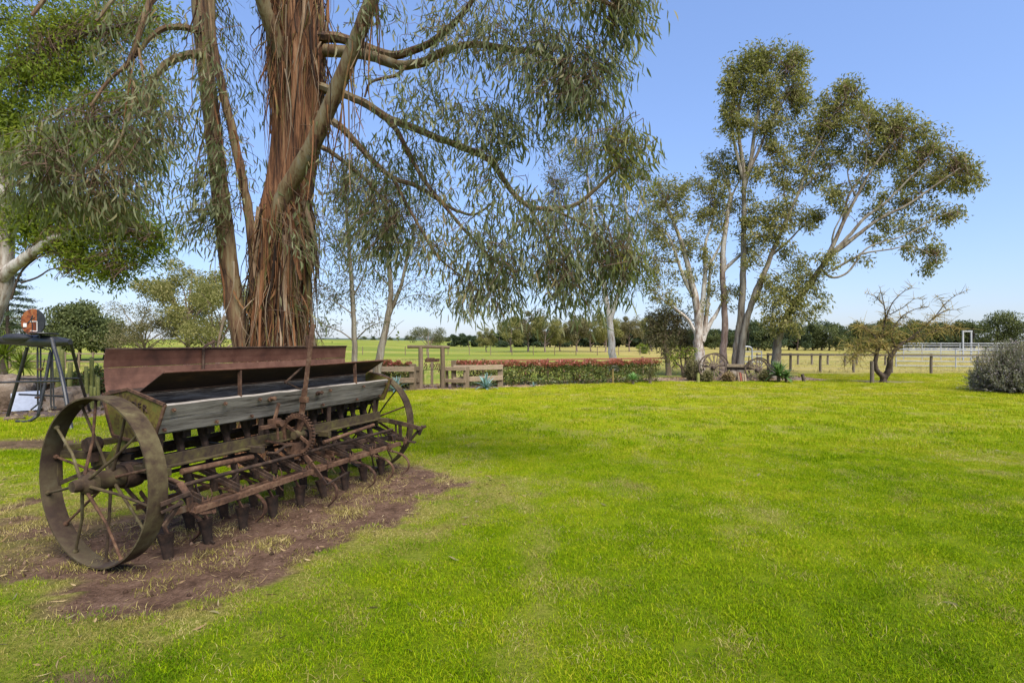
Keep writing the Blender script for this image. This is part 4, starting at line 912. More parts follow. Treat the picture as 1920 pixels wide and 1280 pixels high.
# finer shreds, too many to pick apart
V = []; F = []; o = 0
cv = []
for i in range(760):
    a = rb.uniform(pi*.9, 2.15*pi); z = rb.uniform(.5, 3.6) if i % 3 else rb.uniform(5.0, 7.2); p = on_trunk(z, a, rb.uniform(0, .07)); ln = min(z-.05, rb.uniform(.4, 1.5)); c, r2 = trunk_at(max(0, z-ln)); c1, r1 = trunk_at(z); g = r2-r1+rb.uniform(-.03, .04)
    t = np.linspace(0, 1, 6); w = rb.normal(size=2)*.09
    cv.append(np.c_[p[0]+g*cos(a)*t+w[0]*np.sin(t*3), p[1]+g*sin(a)*t+w[1]*np.sin(t*2), p[2]-ln*t])
v, f = tube_batch(np.array(cv), rb.uniform(.004, .014, len(cv)), .002)
o = link('loose_bark', mesh_np('loose_bark', v, f, M['bark_strip']), None); o['kind'] = 'stuff'
finish(gum, s0)

# ------------------------------------------------------------------ generic traced tree
def tree(name, foot, label, limbs_, zones, Yd, bark, leaf, Ln=.15, w=.05, nl=14, droop=.5, sig=.1, ntw=1., spread=.8, twr=.012, maxlen=1.2, dep=.7, seed=1, group=None, cat='tree', flare=.3, kite=True, hang=0., extra=None, twm='twig', wiggle=.08, zr=1., tip=.25):
    root = empty(name, foot, 0, label, cat, group); s0 = snap(); cr = Crown(seed)
    for i, q in enumerate(limbs_):
        pts, Y0, Y1, r0, r1 = q[:5]; bk = q[5] if len(q) > 5 else bark
        p = PL(pts, Y0, Y1)
        if i == 0: p[0, 2] = min(p[0, 2], -.05)
        limb(cr, None, p, r0, r1, bk, 'trunk' if i == 0 else 'limb', 5, 10 if r0 > .1 else 6, wiggle, flare if i == 0 else 0, seed+i)
    for z in zones:
        lf = z[6] if len(z) > 6 else leaf
        if zr != 1.: z = (z[0], z[1], z[2]*zr, z[3]*zr)+tuple(z[4:])
        zone(cr, z, Yd, ntw, dep, nl=nl, mat=lf, Ln=Ln, w=w, droop=droop, maxlen=maxlen, tw=twr, spread=spread, sig=sig, hang=hang, tip=tip)
    cr.build_leaves(None, kite); cr.build_twigs(None, twm); finish(root, s0); return root

# bright tree at the left edge, its pale limb coming in low
tree('shade_tree', G(-60, 11), 'bright green tree with pale limb leaning in behind the dark pod sculpture', [
    ([(-62, 790), (-40, 640), (-5, 540), (5, 430), (-5, 330), (-20, 150), (-30, -50), (0, -250)], 11, 11, .26, .14),
    ([(-48, 610), (0, 525), (40, 490), (78, 462), (110, 442)], 11, 10.7, .14, .08),
    ([(20, 562), (40, 510), (75, 480), (105, 470)], 11, 10.8, .025, .012, 'bark_dark'),
    ([(40, 530), (70, 520), (95, 505), (130, 500)], 11, 10.8, .022, .01, 'bark_dark'),
    ([(-5, 330), (60, 290), (130, 240), (200, 220), (270, 200)], 11, 10.2, .07, .015, 'bark_dark'),
    ([(-20, 150), (60, 110), (140, 70), (220, 50), (300, 30)], 11, 10.2, .07, .015, 'bark_dark'),
    ([(0, 430), (70, 400), (150, 390), (220, 420), (280, 440)], 11, 10.3, .045, .012, 'bark_dark'),
    ([(170, 400), (190, 450), (205, 500), (215, 530)], 10.6, 10.5, .018, .006, 'bark_dark'),
    ([(-30, -50), (80, -120), (200, -180)], 11, 10.5, .08, .03, 'bark_dark')],
    [(60, 60, 100, 70, 70), (180, 45, 80, 60, 50), (290, 50, 45, 60, 22), (60, 170, 90, 60, 66), (180, 170, 90, 60, 60), (285, 180, 45, 50, 20), (60, 280, 80, 55, 66), (180, 285, 80, 55, 62), (275, 290, 48, 55, 28), (90, 395, 90, 45, 70), (215, 415, 75, 45, 60), (290, 450, 40, 36, 24), (170, 480, 55, 32, 34), (212, 515, 30, 22, 16), (60, 440, 50, 30, 24), (130, 450, 50, 28, 26), (270, 485, 36, 20, 14), (20, 230, 40, 60, 30), (150, -60, 160, 60, 70), (40, -120, 120, 60, 40)],
    11, 'bark_white', 'lf_bright', Ln=.105, w=.034, nl=22, droop=.5, sig=.13, ntw=3.4, tip=.45, spread=.9, twr=.006, maxlen=.9, dep=.55, seed=31)
def gz(x, y): return float(ground_z(np.array(x), np.array(y)))
# saplings behind the drill
tree('young_gum', G(665, 14.5), 'slender young gum with one straight grey trunk, just right of the drill lid', [
    ([(665, 750), (665, 690), (664, 620), (660, 540), (655, 470), (650, 400), (645, 340)], 14.5, 14.5, .095, .03),
    ([(664, 640), (640, 622), (615, 612), (596, 600)], 14.5, 14, .022, .007), ([(662, 590), (635, 570), (610, 555)], 14.5, 14, .02, .007),
    ([(664, 640), (690, 615), (712, 605), (735, 600)], 14.5, 14.2, .02, .006), ([(660, 560), (680, 520), (690, 480)], 14.5, 14.3, .025, .008), ([(658, 500), (635, 460), (615, 420)], 14.5, 14.3, .03, .01), ([(664, 700), (690, 686), (708, 680)], 14.5, 14.2, .012, .005)],
    [(625, 330, 40, 40, 18), (670, 340, 45, 50, 24), (640, 400, 50, 45, 24), (690, 420, 40, 40, 16), (620, 470, 35, 40, 16), (660, 470, 40, 40, 16), (625, 560, 28, 26, 14), (608, 605, 20, 16, 8), (640, 530, 30, 25, 10), (690, 550, 30, 40, 10), (700, 605, 28, 14, 6), (590, 540, 20, 40, 8)],
    14.4, 'bark_grey', 'lf_grey', Ln=.13, w=.026, nl=16, droop=.7, sig=.12, ntw=1.7, zr=1.2, seed=41, twr=.006, maxlen=.8)
tree('young_gum', G(703, 15.2), 'forked young gum leaning right, between the drill and the garden gate', [
    ([(701, 745), (708, 690), (718, 640), (728, 590), (733, 540), (728, 490), (724, 430), (722, 360)], 15.2, 15.2, .13, .03),
    ([(727, 596), (740, 565), (752, 535), (760, 500), (772, 455), (785, 400)], 15.2, 15, .07, .02),
    ([(730, 585), (755, 560), (790, 552), (820, 560)], 15.2, 15, .016, .006), ([(748, 548), (770, 528), (800, 520)], 15.1, 15, .016, .006), ([(733, 540), (700, 500), (690, 450)], 15.2, 15, .03, .01), ([(720, 640), (745, 610), (758, 600)], 15.2, 15, .01, .004)],
    [(720, 340, 60, 50, 30), (775, 340, 50, 50, 26), (720, 420, 50, 50, 24), (780, 420, 50, 50, 26), (740, 490, 50, 40, 24), (800, 480, 35, 40, 14), (790, 545, 38, 22, 10), (700, 510, 30, 30, 10), (810, 570, 22, 12, 4), (735, 560, 30, 20, 5)],
    15.1, 'bark_grey', 'lf_grey', Ln=.13, w=.026, nl=16, droop=.7, sig=.12, ntw=1.7, zr=1.2, seed=42, twr=.006, maxlen=.8)
# the white gum beyond the hedge
tree('white_gum', G(1150, 29), 'white-trunked gum standing just beyond the long hedge, half hidden by drooping leaves', [
    ([(1152, 698), (1148, 660), (1144, 610), (1138, 570), (1130, 520), (1118, 460), (1108, 390), (1100, 320)], 29, 29, .22, .06),
    ([(1144, 600), (1156, 560), (1172, 515), (1180, 450), (1172, 380), (1165, 310)], 29, 28.6, .15, .04), ([(1134, 540), (1090, 480), (1060, 420), (1045, 350)], 29, 28.6, .1, .03), ([(1160, 550), (1200, 480), (1215, 400)], 29, 28.6, .08, .025), ([(1180, 450), (1200, 380), (1205, 320)], 28.8, 28.4, .06, .02)],
    [(1060, 290, 45, 40, 26), (1110, 270, 50, 36, 24), (1160, 270, 45, 40, 22), (1040, 350, 30, 50, 26), (1100, 350, 50, 50, 24), (1165, 350, 45, 50, 24), (1210, 370, 30, 50, 18), (1060, 420, 45, 45, 22), (1130, 430, 50, 45, 22), (1195, 440, 35, 45, 18), (1090, 500, 50, 40, 16), (1170, 510, 40, 45, 16), (1205, 510, 20, 35, 8), (1030, 410, 20, 25, 10), (1120, 555, 30, 22, 8)],
    28.8, 'bark_white', 'lf_grey', Ln=.2, w=.05, nl=18, droop=.6, sig=.16, ntw=2.2, zr=1.15, tip=.5, seed=43, twr=.012)
# the clump by the cart
tree('pale_gum', G(1315, 24.2), 'pale multi-stemmed gum forking low, leftmost of the gums beside the cart', [
    ([(1312, 712), (1311, 670), (1309, 640), (1310, 610), (1306, 570), (1297, 530), (1288, 490), (1276, 450), (1262, 415), (1250, 380)], 24.2, 24, .27, .04),
    ([(1304, 625), (1290, 600), (1268, 580), (1250, 568), (1236, 555)], 24.2, 23.8, .1, .03), ([(1311, 620), (1318, 560), (1322, 510), (1322, 460), (1335, 420), (1340, 390)], 24.2, 24, .14, .025),
    ([(1316, 640), (1330, 610), (1345, 585), (1352, 570)], 24.2, 24.2, .13, .05), ([(1320, 628), (1326, 580), (1330, 530), (1332, 480)], 24.2, 24.4, .12, .04), ([(1302, 560), (1282, 520), (1268, 480), (1255, 445), (1240, 430)], 24.2, 23.9, .1, .025), ([(1276, 490), (1240, 490), (1218, 480)], 24.1, 24, .05, .02), ([(1322, 510), (1350, 460), (1362, 420)], 24.1, 24, .08, .02)],
    [(1260, 355, 36, 24, 22), (1300, 345, 30, 22, 14), (1240, 400, 34, 30, 22), (1285, 395, 36, 30, 16), (1325, 400, 30, 36, 16), (1228, 450, 28, 30, 16), (1270, 450, 36, 30, 14), (1310, 460, 30, 30, 12), (1235, 505, 28, 28, 14), (1280, 520, 34, 28, 10), (1240, 555, 30, 20, 10), (1330, 500, 24, 34, 10), (1225, 530, 20, 24, 8), (1340, 350, 24, 22, 10), (1300, 570, 30, 18, 5)],
    24, 'bark_white', 'lf_olive', Ln=.17, w=.055, nl=44, droop=.6, sig=.13, ntw=1.15, zr=1.1, tip=.62, seed=44)
tree('tall_gum', G(1356, 24), 'tall straight gum with pinkish lower trunk and high white limb, behind the cart', [
    ([(1356, 708), (1356, 660), (1359, 610), (1357, 550), (1354, 500), (1358, 450), (1365, 400), (1371, 370)], 24, 24, .17, .08, 'bark_pink'),
    ([(1356, 510), (1357, 460), (1364, 400), (1372, 362)], 24, 23.9, .12, .08, 'bark_white'), ([(1371, 370), (1362, 340), (1352, 310), (1345, 290)], 24, 23.8, .06, .02), ([(1358, 505), (1380, 485), (1400, 470), (1415, 462)], 24, 23.8, .1, .03, 'bark_white'), ([(1371, 370), (1385, 340), (1395, 310)], 24, 23.8, .05, .02)],
    [(1338, 300, 18, 16, 8), (1372, 310, 30, 24, 22), (1355, 335, 24, 18, 10), (1400, 320, 20, 20, 8), (1350, 390, 22, 22, 8), (1345, 420, 22, 20, 8), (1400, 470, 26, 22, 10), (1378, 545, 24, 28, 8), (1335, 545, 22, 24, 6), (1390, 390, 24, 24, 8)],
    24, 'bark_white', 'lf_olive', Ln=.17, w=.055, nl=44, droop=.6, sig=.13, ntw=1.15, zr=1.1, tip=.62, seed=45)
tree('tall_gum', G(1380, 23.6), 'tallest gum of the cart clump with a high dense top and grey-brown trunk', [
    ([(1376, 712), (1381, 660), (1388, 600), (1393, 530), (1394, 460), (1395, 390), (1394, 320), (1386, 260), (1384, 210), (1395, 160)], 23.6, 23.4, .19, .04),
    ([(1394, 360), (1408, 300), (1416, 240), (1424, 190), (1432, 150), (1440, 115)], 23.5, 23.2, .1, .025), ([(1394, 340), (1384, 300), (1374, 250), (1376, 190), (1385, 140)], 23.5, 23.3, .08, .02), ([(1400, 330), (1424, 280), (1440, 240), (1462, 200), (1485, 170)], 23.5, 23, .08, .02), ([(1410, 300), (1425, 260), (1450, 300), (1475, 320)], 23.4, 23, .03, .01), ([(1424, 190), (1450, 150), (1475, 130)], 23.3, 23, .05, .02)],
    [(1400, 120, 36, 32, 34), (1450, 105, 42, 24, 34), (1490, 110, 24, 22, 16), (1375, 160, 24, 36, 26), (1420, 160, 44, 34, 36), (1475, 155, 38, 34, 32), (1505, 180, 18, 34, 14), (1380, 220, 26, 30, 20), (1440, 190, 40, 26, 22), (1465, 215, 34, 24, 14), (1500, 205, 24, 16, 10), (1365, 240, 18, 34, 12), (1415, 235, 26, 20, 12), (1450, 240, 30, 18, 9), (1490, 250, 18, 14, 5), (1440, 275, 20, 12, 8), (1465, 280, 20, 12, 8), (1370, 195, 16, 30, 10), (1405, 340, 22, 20, 6), (1435, 330, 24, 22, 10), (1400, 420, 24, 30, 8), (1425, 395, 30, 34, 16)],
    23.3, 'bark_grey', 'lf_olive', Ln=.17, w=.058, nl=46, droop=.5, sig=.13, ntw=1.15, zr=1.1, tip=.62, seed=46)
tree('tall_gum', G(1392, 23.4), 'slim gum leaning right out of the cart clump, crown filling the middle', [
    ([(1386, 712), (1390, 660), (1398, 610), (1412, 560), (1430, 518), (1446, 480), (1462, 440), (1480, 400), (1498, 360), (1515, 310), (1540, 260)], 23.4, 22.6, .17, .03),
    ([(1398, 612), (1408, 575), (1422, 552), (1432, 520)], 23.4, 23.2, .12, .06, 'bark_white'), ([(1446, 480), (1480, 450), (1510, 420), (1535, 410)], 23.2, 22.8, .06, .015), ([(1480, 400), (1470, 360), (1475, 320)], 23, 22.8, .05, .015), ([(1498, 360), (1530, 330), (1560, 310), (1590, 290)], 22.9, 22.5, .05, .015), ([(1540, 260), (1560, 220), (1590, 175)], 22.6, 22.4, .03, .01)],
    [(1590, 165, 28, 16, 20), (1560, 200, 36, 26, 26), (1610, 200, 22, 24, 10), (1530, 240, 36, 32, 30), (1575, 245, 34, 28, 22), (1510, 290, 34, 30, 24), (1555, 290, 34, 26, 18), (1485, 330, 30, 30, 18), (1525, 335, 30, 22, 12), (1470, 300, 22, 20, 8), (1455, 400, 32, 30, 20), (1490, 390, 24, 22, 8), (1440, 440, 30, 34, 20), (1510, 415, 34, 22, 14), (1535, 405, 18, 12, 6), (1410, 470, 24, 34, 10), (1470, 470, 26, 20, 8), (1430, 540, 24, 30, 9), (1470, 530, 24, 30, 10), (1495, 500, 20, 24, 6)],
    22.9, 'bark_grey', 'lf_olive', Ln=.17, w=.058, nl=46, droop=.55, sig=.13, ntw=1.15, zr=1.1, tip=.62, seed=47)
tree('spreading_gum', G(1452, 23), 'big gum sweeping out to the right over the paddock, trunk beside the foxtail plant', [
    ([(1450, 706), (1456, 670), (1458, 640), (1468, 608), (1490, 570), (1516, 535), (1540, 500), (1558, 468), (1580, 420), (1605, 370), (1640, 310), (1680, 260)], 23, 21.5, .2, .03),
    ([(1552, 480), (1580, 462), (1615, 435), (1650, 410), (1700, 385), (1750, 350), (1800, 315)], 22.3, 21, .11, .02), ([(1556, 478), (1590, 445), (1620, 410), (1660, 380), (1700, 340), (1740, 300)], 22.2, 21, .1, .02), ([(1560, 508), (1590, 490), (1620, 475), (1665, 468), (1710, 462), (1750, 480)], 22.3, 21, .06, .012), ([(1540, 505), (1560, 520), (1590, 510), (1620, 470), (1650, 455), (1700, 440), (1750, 410), (1790, 395)], 22.4, 21, .06, .012), ([(1580, 420), (1590, 370), (1620, 320), (1625, 270)], 22, 21.5, .06, .015), ([(1560, 470), (1565, 430), (1600, 370)], 22.2, 21.6, .05, .015), ([(1605, 370), (1590, 330), (1595, 300)], 21.9, 21.6, .04, .012), ([(1456, 650), (1448, 600), (1450, 560)], 23, 23, .05, .02)],
    [(1620, 220, 34, 24, 24), (1670, 225, 36, 26, 26), (1640, 260, 44, 28, 26), (1700, 250, 34, 28, 22), (1740, 260, 26, 26, 16), (1620, 300, 34, 24, 16), (1680, 300, 44, 26, 26), (1730, 300, 36, 24, 22), (1775, 300, 26, 24, 14), (1800, 310, 22, 22, 14), (1825, 320, 14, 26, 9), (1760, 340, 34, 22, 18), (1810, 345, 26, 18, 14), (1700, 340, 40, 18, 16), (1620, 345, 26, 16, 7), (1660, 360, 30, 16, 9), (1560, 365, 22, 18, 12), (1575, 385, 16, 12, 5), (1640, 395, 28, 14, 8), (1690, 375, 28, 14, 9), (1730, 395, 30, 14, 8), (1770, 405, 20, 12, 8), (1790, 400, 14, 12, 5), (1665, 415, 26, 16, 10), (1705, 430, 26, 14, 8), (1735, 460, 20, 16, 8), (1750, 480, 14, 20, 9), (1700, 475, 18, 14, 5), (1650, 450, 24, 14, 6), (1610, 490, 18, 12, 4), (1735, 510, 16, 10, 4),
     (1530, 490, 36, 26, 14), (1500, 540, 34, 30, 18), (1540, 530, 26, 20, 8), (1470, 560, 26, 30, 14), (1510, 580, 26, 22, 10), (1460, 610, 20, 22, 10), (1440, 580, 20, 24, 8), (1490, 610, 22, 20, 8), (1540, 570, 18, 14, 4)],
    22, 'bark_grey', 'lf_olive', Ln=.17, w=.058, nl=46, droop=.55, sig=.13, ntw=1.15, zr=1.1, tip=.62, seed=48, dep=.8)
tree('bushy_gum', G(1250, 25), 'small bushy brownish gum at the end of the hedge, left of the cart', [
    ([(1254, 706), (1252, 680), (1248, 655), (1246, 630), (1250, 600)], 25, 25, .13, .05), ([(1248, 650), (1230, 620), (1222, 600)], 25, 24.8, .06, .02), ([(1247, 640), (1268, 610), (1282, 595)], 25, 24.8, .06, .02), ([(1284, 700), (1286, 660), (1280, 630)], 25, 25, .06, .02)],
    [(1250, 590, 34, 18, 34), (1225, 610, 22, 22, 22), (1275, 605, 26, 24, 30), (1240, 635, 30, 20, 26), (1280, 640, 24, 22, 22), (1260, 660, 28, 14, 12), (1295, 660, 14, 20, 8), (1216, 640, 12, 22, 8)],
    25, 'bark_brown', 'lf_brown', Ln=.16, w=.05, nl=22, droop=.5, sig=.14, ntw=1.6, seed=49)
tree('twisted_shrub', G(1280, 23.4), 'twisted bare-stemmed shrub with sparse leaves left of the front cart wheel', [
    ([(1281, 705), (1278, 690), (1268, 680), (1262, 670)], 23.4, 23.4, .06, .02), ([(1280, 700), (1286, 680), (1294, 668), (1300, 660)], 23.4, 23.3, .05, .015), ([(1268, 682), (1260, 690), (1264, 698)], 23.4, 23.3, .03, .01), ([(1282, 696), (1276, 672), (1284, 658)], 23.4, 23.3, .04, .012), ([(1300, 704), (1304, 685), (1296, 670)], 23.4, 23.4, .05, .015)],
    [(1265, 668, 14, 10, 10), (1282, 660, 14, 10, 10), (1298, 664, 12, 10, 8), (1262, 685, 8, 8, 4)], 23.4, 'bark_dark', 'lf_bright', Ln=.12, w=.05, nl=12, sig=.08, seed=50, cat='shrub')
# the gnarled fruit tree
FT = [([(1657, 718), (1656, 708), (1652, 702), (1644, 694), (1641, 680), (1644, 662), (1648, 648)], 20.8, 20.7, .11, .06), ([(1657, 708), (1664, 698), (1668, 684), (1670, 668), (1680, 655), (1695, 642), (1715, 632)], 20.8, 20.4, .13, .05),
      ([(1648, 650), (1640, 630), (1622, 615), (1606, 610)], 20.7, 20.5, .05, .012), ([(1650, 650), (1655, 620), (1660, 590), (1655, 560), (1650, 540)], 20.7, 20.6, .045, .008), ([(1660, 600), (1672, 570), (1690, 550), (1710, 538)], 20.6, 20.3, .028, .007), ([(1655, 570), (1640, 555), (1622, 550)], 20.6, 20.5, .022, .006),
      ([(1668, 590), (1695, 575), (1715, 560), (1730, 562)], 20.6, 20.2, .022, .005), ([(1680, 655), (1672, 625), (1690, 595), (1715, 580), (1740, 575)], 20.6, 20.2, .04, .008), ([(1700, 640), (1730, 615), (1752, 595), (1775, 582), (1800, 580)], 20.4, 20, .04, .008), ([(1752, 595), (1772, 570), (1790, 555), (1812, 545)], 20.2, 20, .022, .005), ([(1775, 582), (1765, 565), (1758, 555)], 20.1, 20, .014, .004), ([(1715, 632), (1750, 622), (1775, 612), (1800, 618)], 20.4, 20, .035, .008), ([(1670, 668), (1650, 640), (1625, 640), (1598, 650)], 20.6, 20.4, .04, .01), ([(1645, 665), (1620, 655), (1600, 668), (1585, 685)], 20.7, 20.4, .03, .008)]
root = tree('fruit_tree', G(1657, 20.8), 'gnarled bare-branched fruit tree with lichened tangled twigs, standing alone on the lawn', FT,
     [(1612, 640, 34, 24, 46, 20.6, 'lf_yellow'), (1650, 630, 38, 24, 50), (1695, 622, 40, 22, 46, 20.6, 'lf_yellow'), (1745, 622, 38, 18, 36), (1600, 665, 20, 14, 16, 20.6, 'lf_yellow'), (1640, 560, 16, 10, 3, 20.6, 'lf_brown'), (1625, 625, 20, 14, 8)], 20.6, 'bark_dark', 'lf_olive', Ln=.09, w=.03, nl=10, sig=.1, seed=51, twr=.008, twm='lichen_twig', droop=.3)
rt = np.random.default_rng(77); cvs = []
pts_all = np.vstack([catmull(PL(q[0], q[1], q[2]), 4) for q in FT[2:]])
for i in range(1300):                                              # tangle of whippy lichened twigs
    k = rt.integers(len(pts_all)); p = pts_all[k]; low = p[2] < P(0, 590, 20.5)[2]
    d = nrm(rt.normal(size=3)*np.array([1, 1, .7])+np.array([0, 0, .12 if low else .45])); ln = rt.uniform(.2, .7)*(1. if low else .5)
    if not low and i % 3: continue
    t = np.linspace(0, 1, 6)[:, None]; b = rt.normal(size=3)*.25*ln
    cvs.append(p+d*ln*t+b*t*t+np.array([0, 0, -.16 if low else 0])*ln*t*t)
v, f = tube_batch(np.array(cvs), .011, .004); o = link('twigs', mesh_np('twigs', v, f, M['lichen_twig']), None); o['kind'] = 'stuff'; under(o, root)

# ------------------------------------------------------------------ far trees: a few shapes of each kind, repeated
def clump_tree(name, seed, h, w, leaf, bark, n, form='round', lsz=.35, stem=.25, cat='tree', nlimb=6, gap=.4):
    """a distant tree at the origin: trunk, limbs, crown of leaf clumps"""
    root = empty(name, (0, 0, 0)); r = np.random.default_rng(seed); s0 = snap()
    cr = Crown(seed); base = h*stem
    tp = np.array([[0, 0, -.1], [r.normal()*.02*h, r.normal()*.02*h, base], [r.normal()*.04*h, r.normal()*.04*h, h*.6], [r.normal()*.04*h, r.normal()*.04*h, h*.92]])
    limb(cr, None, tp, h*.024+.03, h*.004, bark, 'trunk', 5, 7, .1, .3, seed)
    cs = []
    for i in range(nlimb):
        a = i*2.4+r.random(); z = base+(h*.62-base)*r.random(); q = w*(.55+.4*r.random())*.5
        e = np.array([cos(a)*q, sin(a)*q, min(h*.93, z+h*(.12+.25*r.random()))])
        if form == 'cone': e[2] = z+h*.03; e[:2] *= (1-z/h)*1.5
        if form == 'flat': e[2] = h*(.6+.3*r.random())
        limb(cr, None, [np.array([0, 0, z*.85]), (np.array([0, 0, z])+e)/2+r.normal(size=3)*.03*h, e], h*.011, h*.003, bark, 'limb', 4, 5, .1, 0, seed+i); cs.append(e)
    cs += [np.array([r.normal()*.1*w, r.normal()*.1*w, h*.86])]
    P_ = []; 
    for c in cs:
        for k in range(max(1, int(5*(1-gap)+.5))):
            cc_ = c+nrm(r.normal(size=3))*w*.13; rr = w*(.10+.08*r.random())
            P_.append(cc_+nrm(r.normal(size=(n//(len(cs)*3), 3)))*np.cbrt(r.random((n//(len(cs)*3), 1)))*rr*np.array([1, 1, .75 if form != 'flat' else .45]))
    p = np.vstack(P_); p[:, 2] = np.maximum(p[:, 2], base*.55)
    cr.add(leaf, p, nrm(r.normal(size=p.shape)+np.array([0, 0, -.2])), lsz*(.6+.8*r.random(len(p))), lsz*.5*(.6+.8*r.random(len(p))))
    cr.build_leaves(None, True); finish(root, s0); root['form_h'] = h; return root
def dense_tree(name, seed, h, w, leaf, bark, n, lsz=.3, stem=.12, lumps=14, top=.5):
    """a dense-crowned distant tree: many overlapping lumps over a rounded envelope"""
    root = empty(name, (0, 0, 0)); r = np.random.default_rng(seed); s0 = snap(); cr = Crown(seed)
    limb(cr, None, np.array([[0, 0, -.1], [.02*h, 0, h*stem], [0, .02*h, h*.5], [.0, 0, h*.8]]), h*.03+.02, h*.006, bark, 'trunk', 5, 7, .1, .3, seed)
    P_ = []; k = n//lumps
    for i in range(lumps):
        a = r.random()*2*pi; t = r.random(); z = h*(stem+.06+(.80-stem)*t); env = w*.5*(1-.75*max(0, t-top)/(1-top)) if t > top else w*.5*(.78+.22*t/top)
        q = env*(.35+.5*r.random()); c = np.array([q*cos(a), q*sin(a), z])
        if i % 4 == 0: limb(cr, None, [np.array([0, 0, z*.6]), c*np.array([.5, .5, .9]), c], h*.012, h*.003, bark, 'limb', 4, 5, .1, 0, seed+i)
        rr = w*(.13+.10*r.random())
        P_.append(c+nrm(r.normal(size=(k, 3)))*r.random((k, 1))**.35*rr*np.array([1, 1, .8]))
    p = np.vstack(P_); cr.add(leaf, p, nrm(r.normal(size=p.shape)), lsz*(.6+.8*r.random(len(p))), lsz*.55*(.6+.8*r.random(len(p))))
    cr.build_leaves(None, True); finish(root, s0); root['form_h'] = h; return root
USED = set()
def put(proto, px, Y, hpx=None, label=None, cat='tree', group=None, rz=0., sx=1., base_py=None):
    """stand a copy where the photograph has one: column px, distance Y, height in pixels hpx"""
    o = proto if proto.name not in USED else copy_tree(proto); USED.add(proto.name)
    x = (px-960)*Y/1000; z = gz(x, Y); s = 1. if hpx is None else hpx*Y/1000/proto['form_h']
    o.location = (x, Y, z); o.scale = (s*sx, s*sx, s); o.rotation_euler = (0, 0, rz)
    tag(o, label, cat, group); return o
rf = random.Random(12)
pines = [dense_tree('pine_tree', 60+i, 6, 5.4, 'lf_dark', 'bark_dark', 3600, .5, .1, 14, .6) for i in range(3)]
rowp = 'dark pine in the long row across the far paddock'
Yr = 150
for i, px in enumerate(range(852, 1420, 14)):
    put(pines[i % 3], px+rf.uniform(-3, 3), Yr+rf.uniform(-6, 6), rf.uniform(22, 27)+(px > 925)*rf.uniform(6, 14), rowp, 'tree', 'row of dark pines across the paddock', rf.uniform(0, 6), rf.uniform(1.15, 1.5))
bushy = [dense_tree('dense_tree', 70+i, 6, 5.6, 'lf_dark' if i == 0 else 'lf_pine', 'bark_dark', 3400, .32, .08, 16, .6) for i in range(3)]
roww = 'dark leafy tree in the belt behind the right-hand paddock'
for i, px in enumerate(range(1405, 1840, 15)):
    put(bushy[i % 3], px+rf.uniform(-4, 4), 96+rf.uniform(-5, 5), rf.uniform(46, 64) if px < 1700 else rf.uniform(52, 66), roww, 'tree', 'belt of leafy trees behind the yards', rf.uniform(0, 6), rf.uniform(.85, 1.1))
for i, px in enumerate(range(1228, 1400, 22)):
    put(bushy[i % 3], px+rf.uniform(-4, 4), 110+rf.uniform(-4, 4), rf.uniform(34, 46), roww, 'tree', 'belt of leafy trees behind the yards', rf.uniform(0, 6), 1.)
put(dense_tree('broad_tree', 80, 7, 9, 'lf_pine', 'bark_dark', 9000, .3, .06, 26, .62), 1872, 84, 78, 'broad round-topped green tree at the right end of the belt, behind the yards', rz=1.)
put(dense_tree('broad_tree', 83, 7, 9, 'lf_pine', 'bark_dark', 6000, .3, .06, 22, .62), 1965, 80, 70, 'green tree cut by the right edge, behind the lilac bush', rz=2.)
gums_far = [clump_tree('paddock_gum', 90+i, 9, 8, 'lf_brown' if i == 1 else 'lf_olive', 'bark_pink', 6500, 'round', .36, .2, nlimb=11, gap=.25) for i in range(3)]
for i, (px, Y, hp, lb) in enumerate([(958, 78, 66, 'thin grey gum, leftmost of the open gums in front of the pine row'), (990, 84, 74, 'pale gum second from the left in front of the pine row'), (1022, 80, 62, 'grey gum in front of the pine row, above the middle of the hedge'), (1050, 88, 54, 'low grey gum in front of the pine row, between two taller ones'), (1082, 82, 66, 'open-crowned gum in front of the pine row, left of the white gum'), (1108, 86, 60, 'gum with a thin crown close left of the white gum trunk, far off'), (1135, 80, 72, 'far gum showing behind the white gum trunk'), (1180, 84, 64, 'far gum with upright limbs just right of the white gum'), (1222, 88, 62, 'far gum half behind the bushy brownish gum'), (912, 80, 44, 'bare-looking low gum near the left part of the pine row')]):
    put(gums_far[i % 3], px, Y, hp, lb, 'tree', 'open gums in front of the pine row', rf.uniform(0, 6), rf.uniform(.75, .95))
put(dense_tree('round_bush', 97, 3, 3.8, 'lf_bright', 'bark_dark', 2600, .26, .03, 12, .7), 1206, 70, 22, 'bright green round bush at the foot of the far pine row', 'bush')
put(clump_tree('lone_gum', 98, 8, 8.6, 'lf_grey', 'bark_pink', 5200, 'round', .26, .38, nlimb=11, gap=.3), 803, 46, 60, 'lone round-headed gum in the paddock behind the garden gate', rz=.6)
put(dense_tree('poplar', 99, 5, 1.6, 'lf_bright', 'bark_grey', 700, .3, .1, 8, .6), 746, 190, 22, 'small pale poplar far off on the green paddock')
far_rows = [(700, 330, 9), (716, 330, 8), (732, 340, 8), (764, 330, 10), (680, 330, 9), (772, 320, 10), (838, 300, 10), (846, 300, 12)]
for i, (px, Y, hp) in enumerate(far_rows): put(bushy[i % 3], px, Y, hp, 'tiny dark tree on the horizon beyond the green paddock', 'tree', 'tiny trees on the horizon', rf.uniform(0, 6), 1.8)
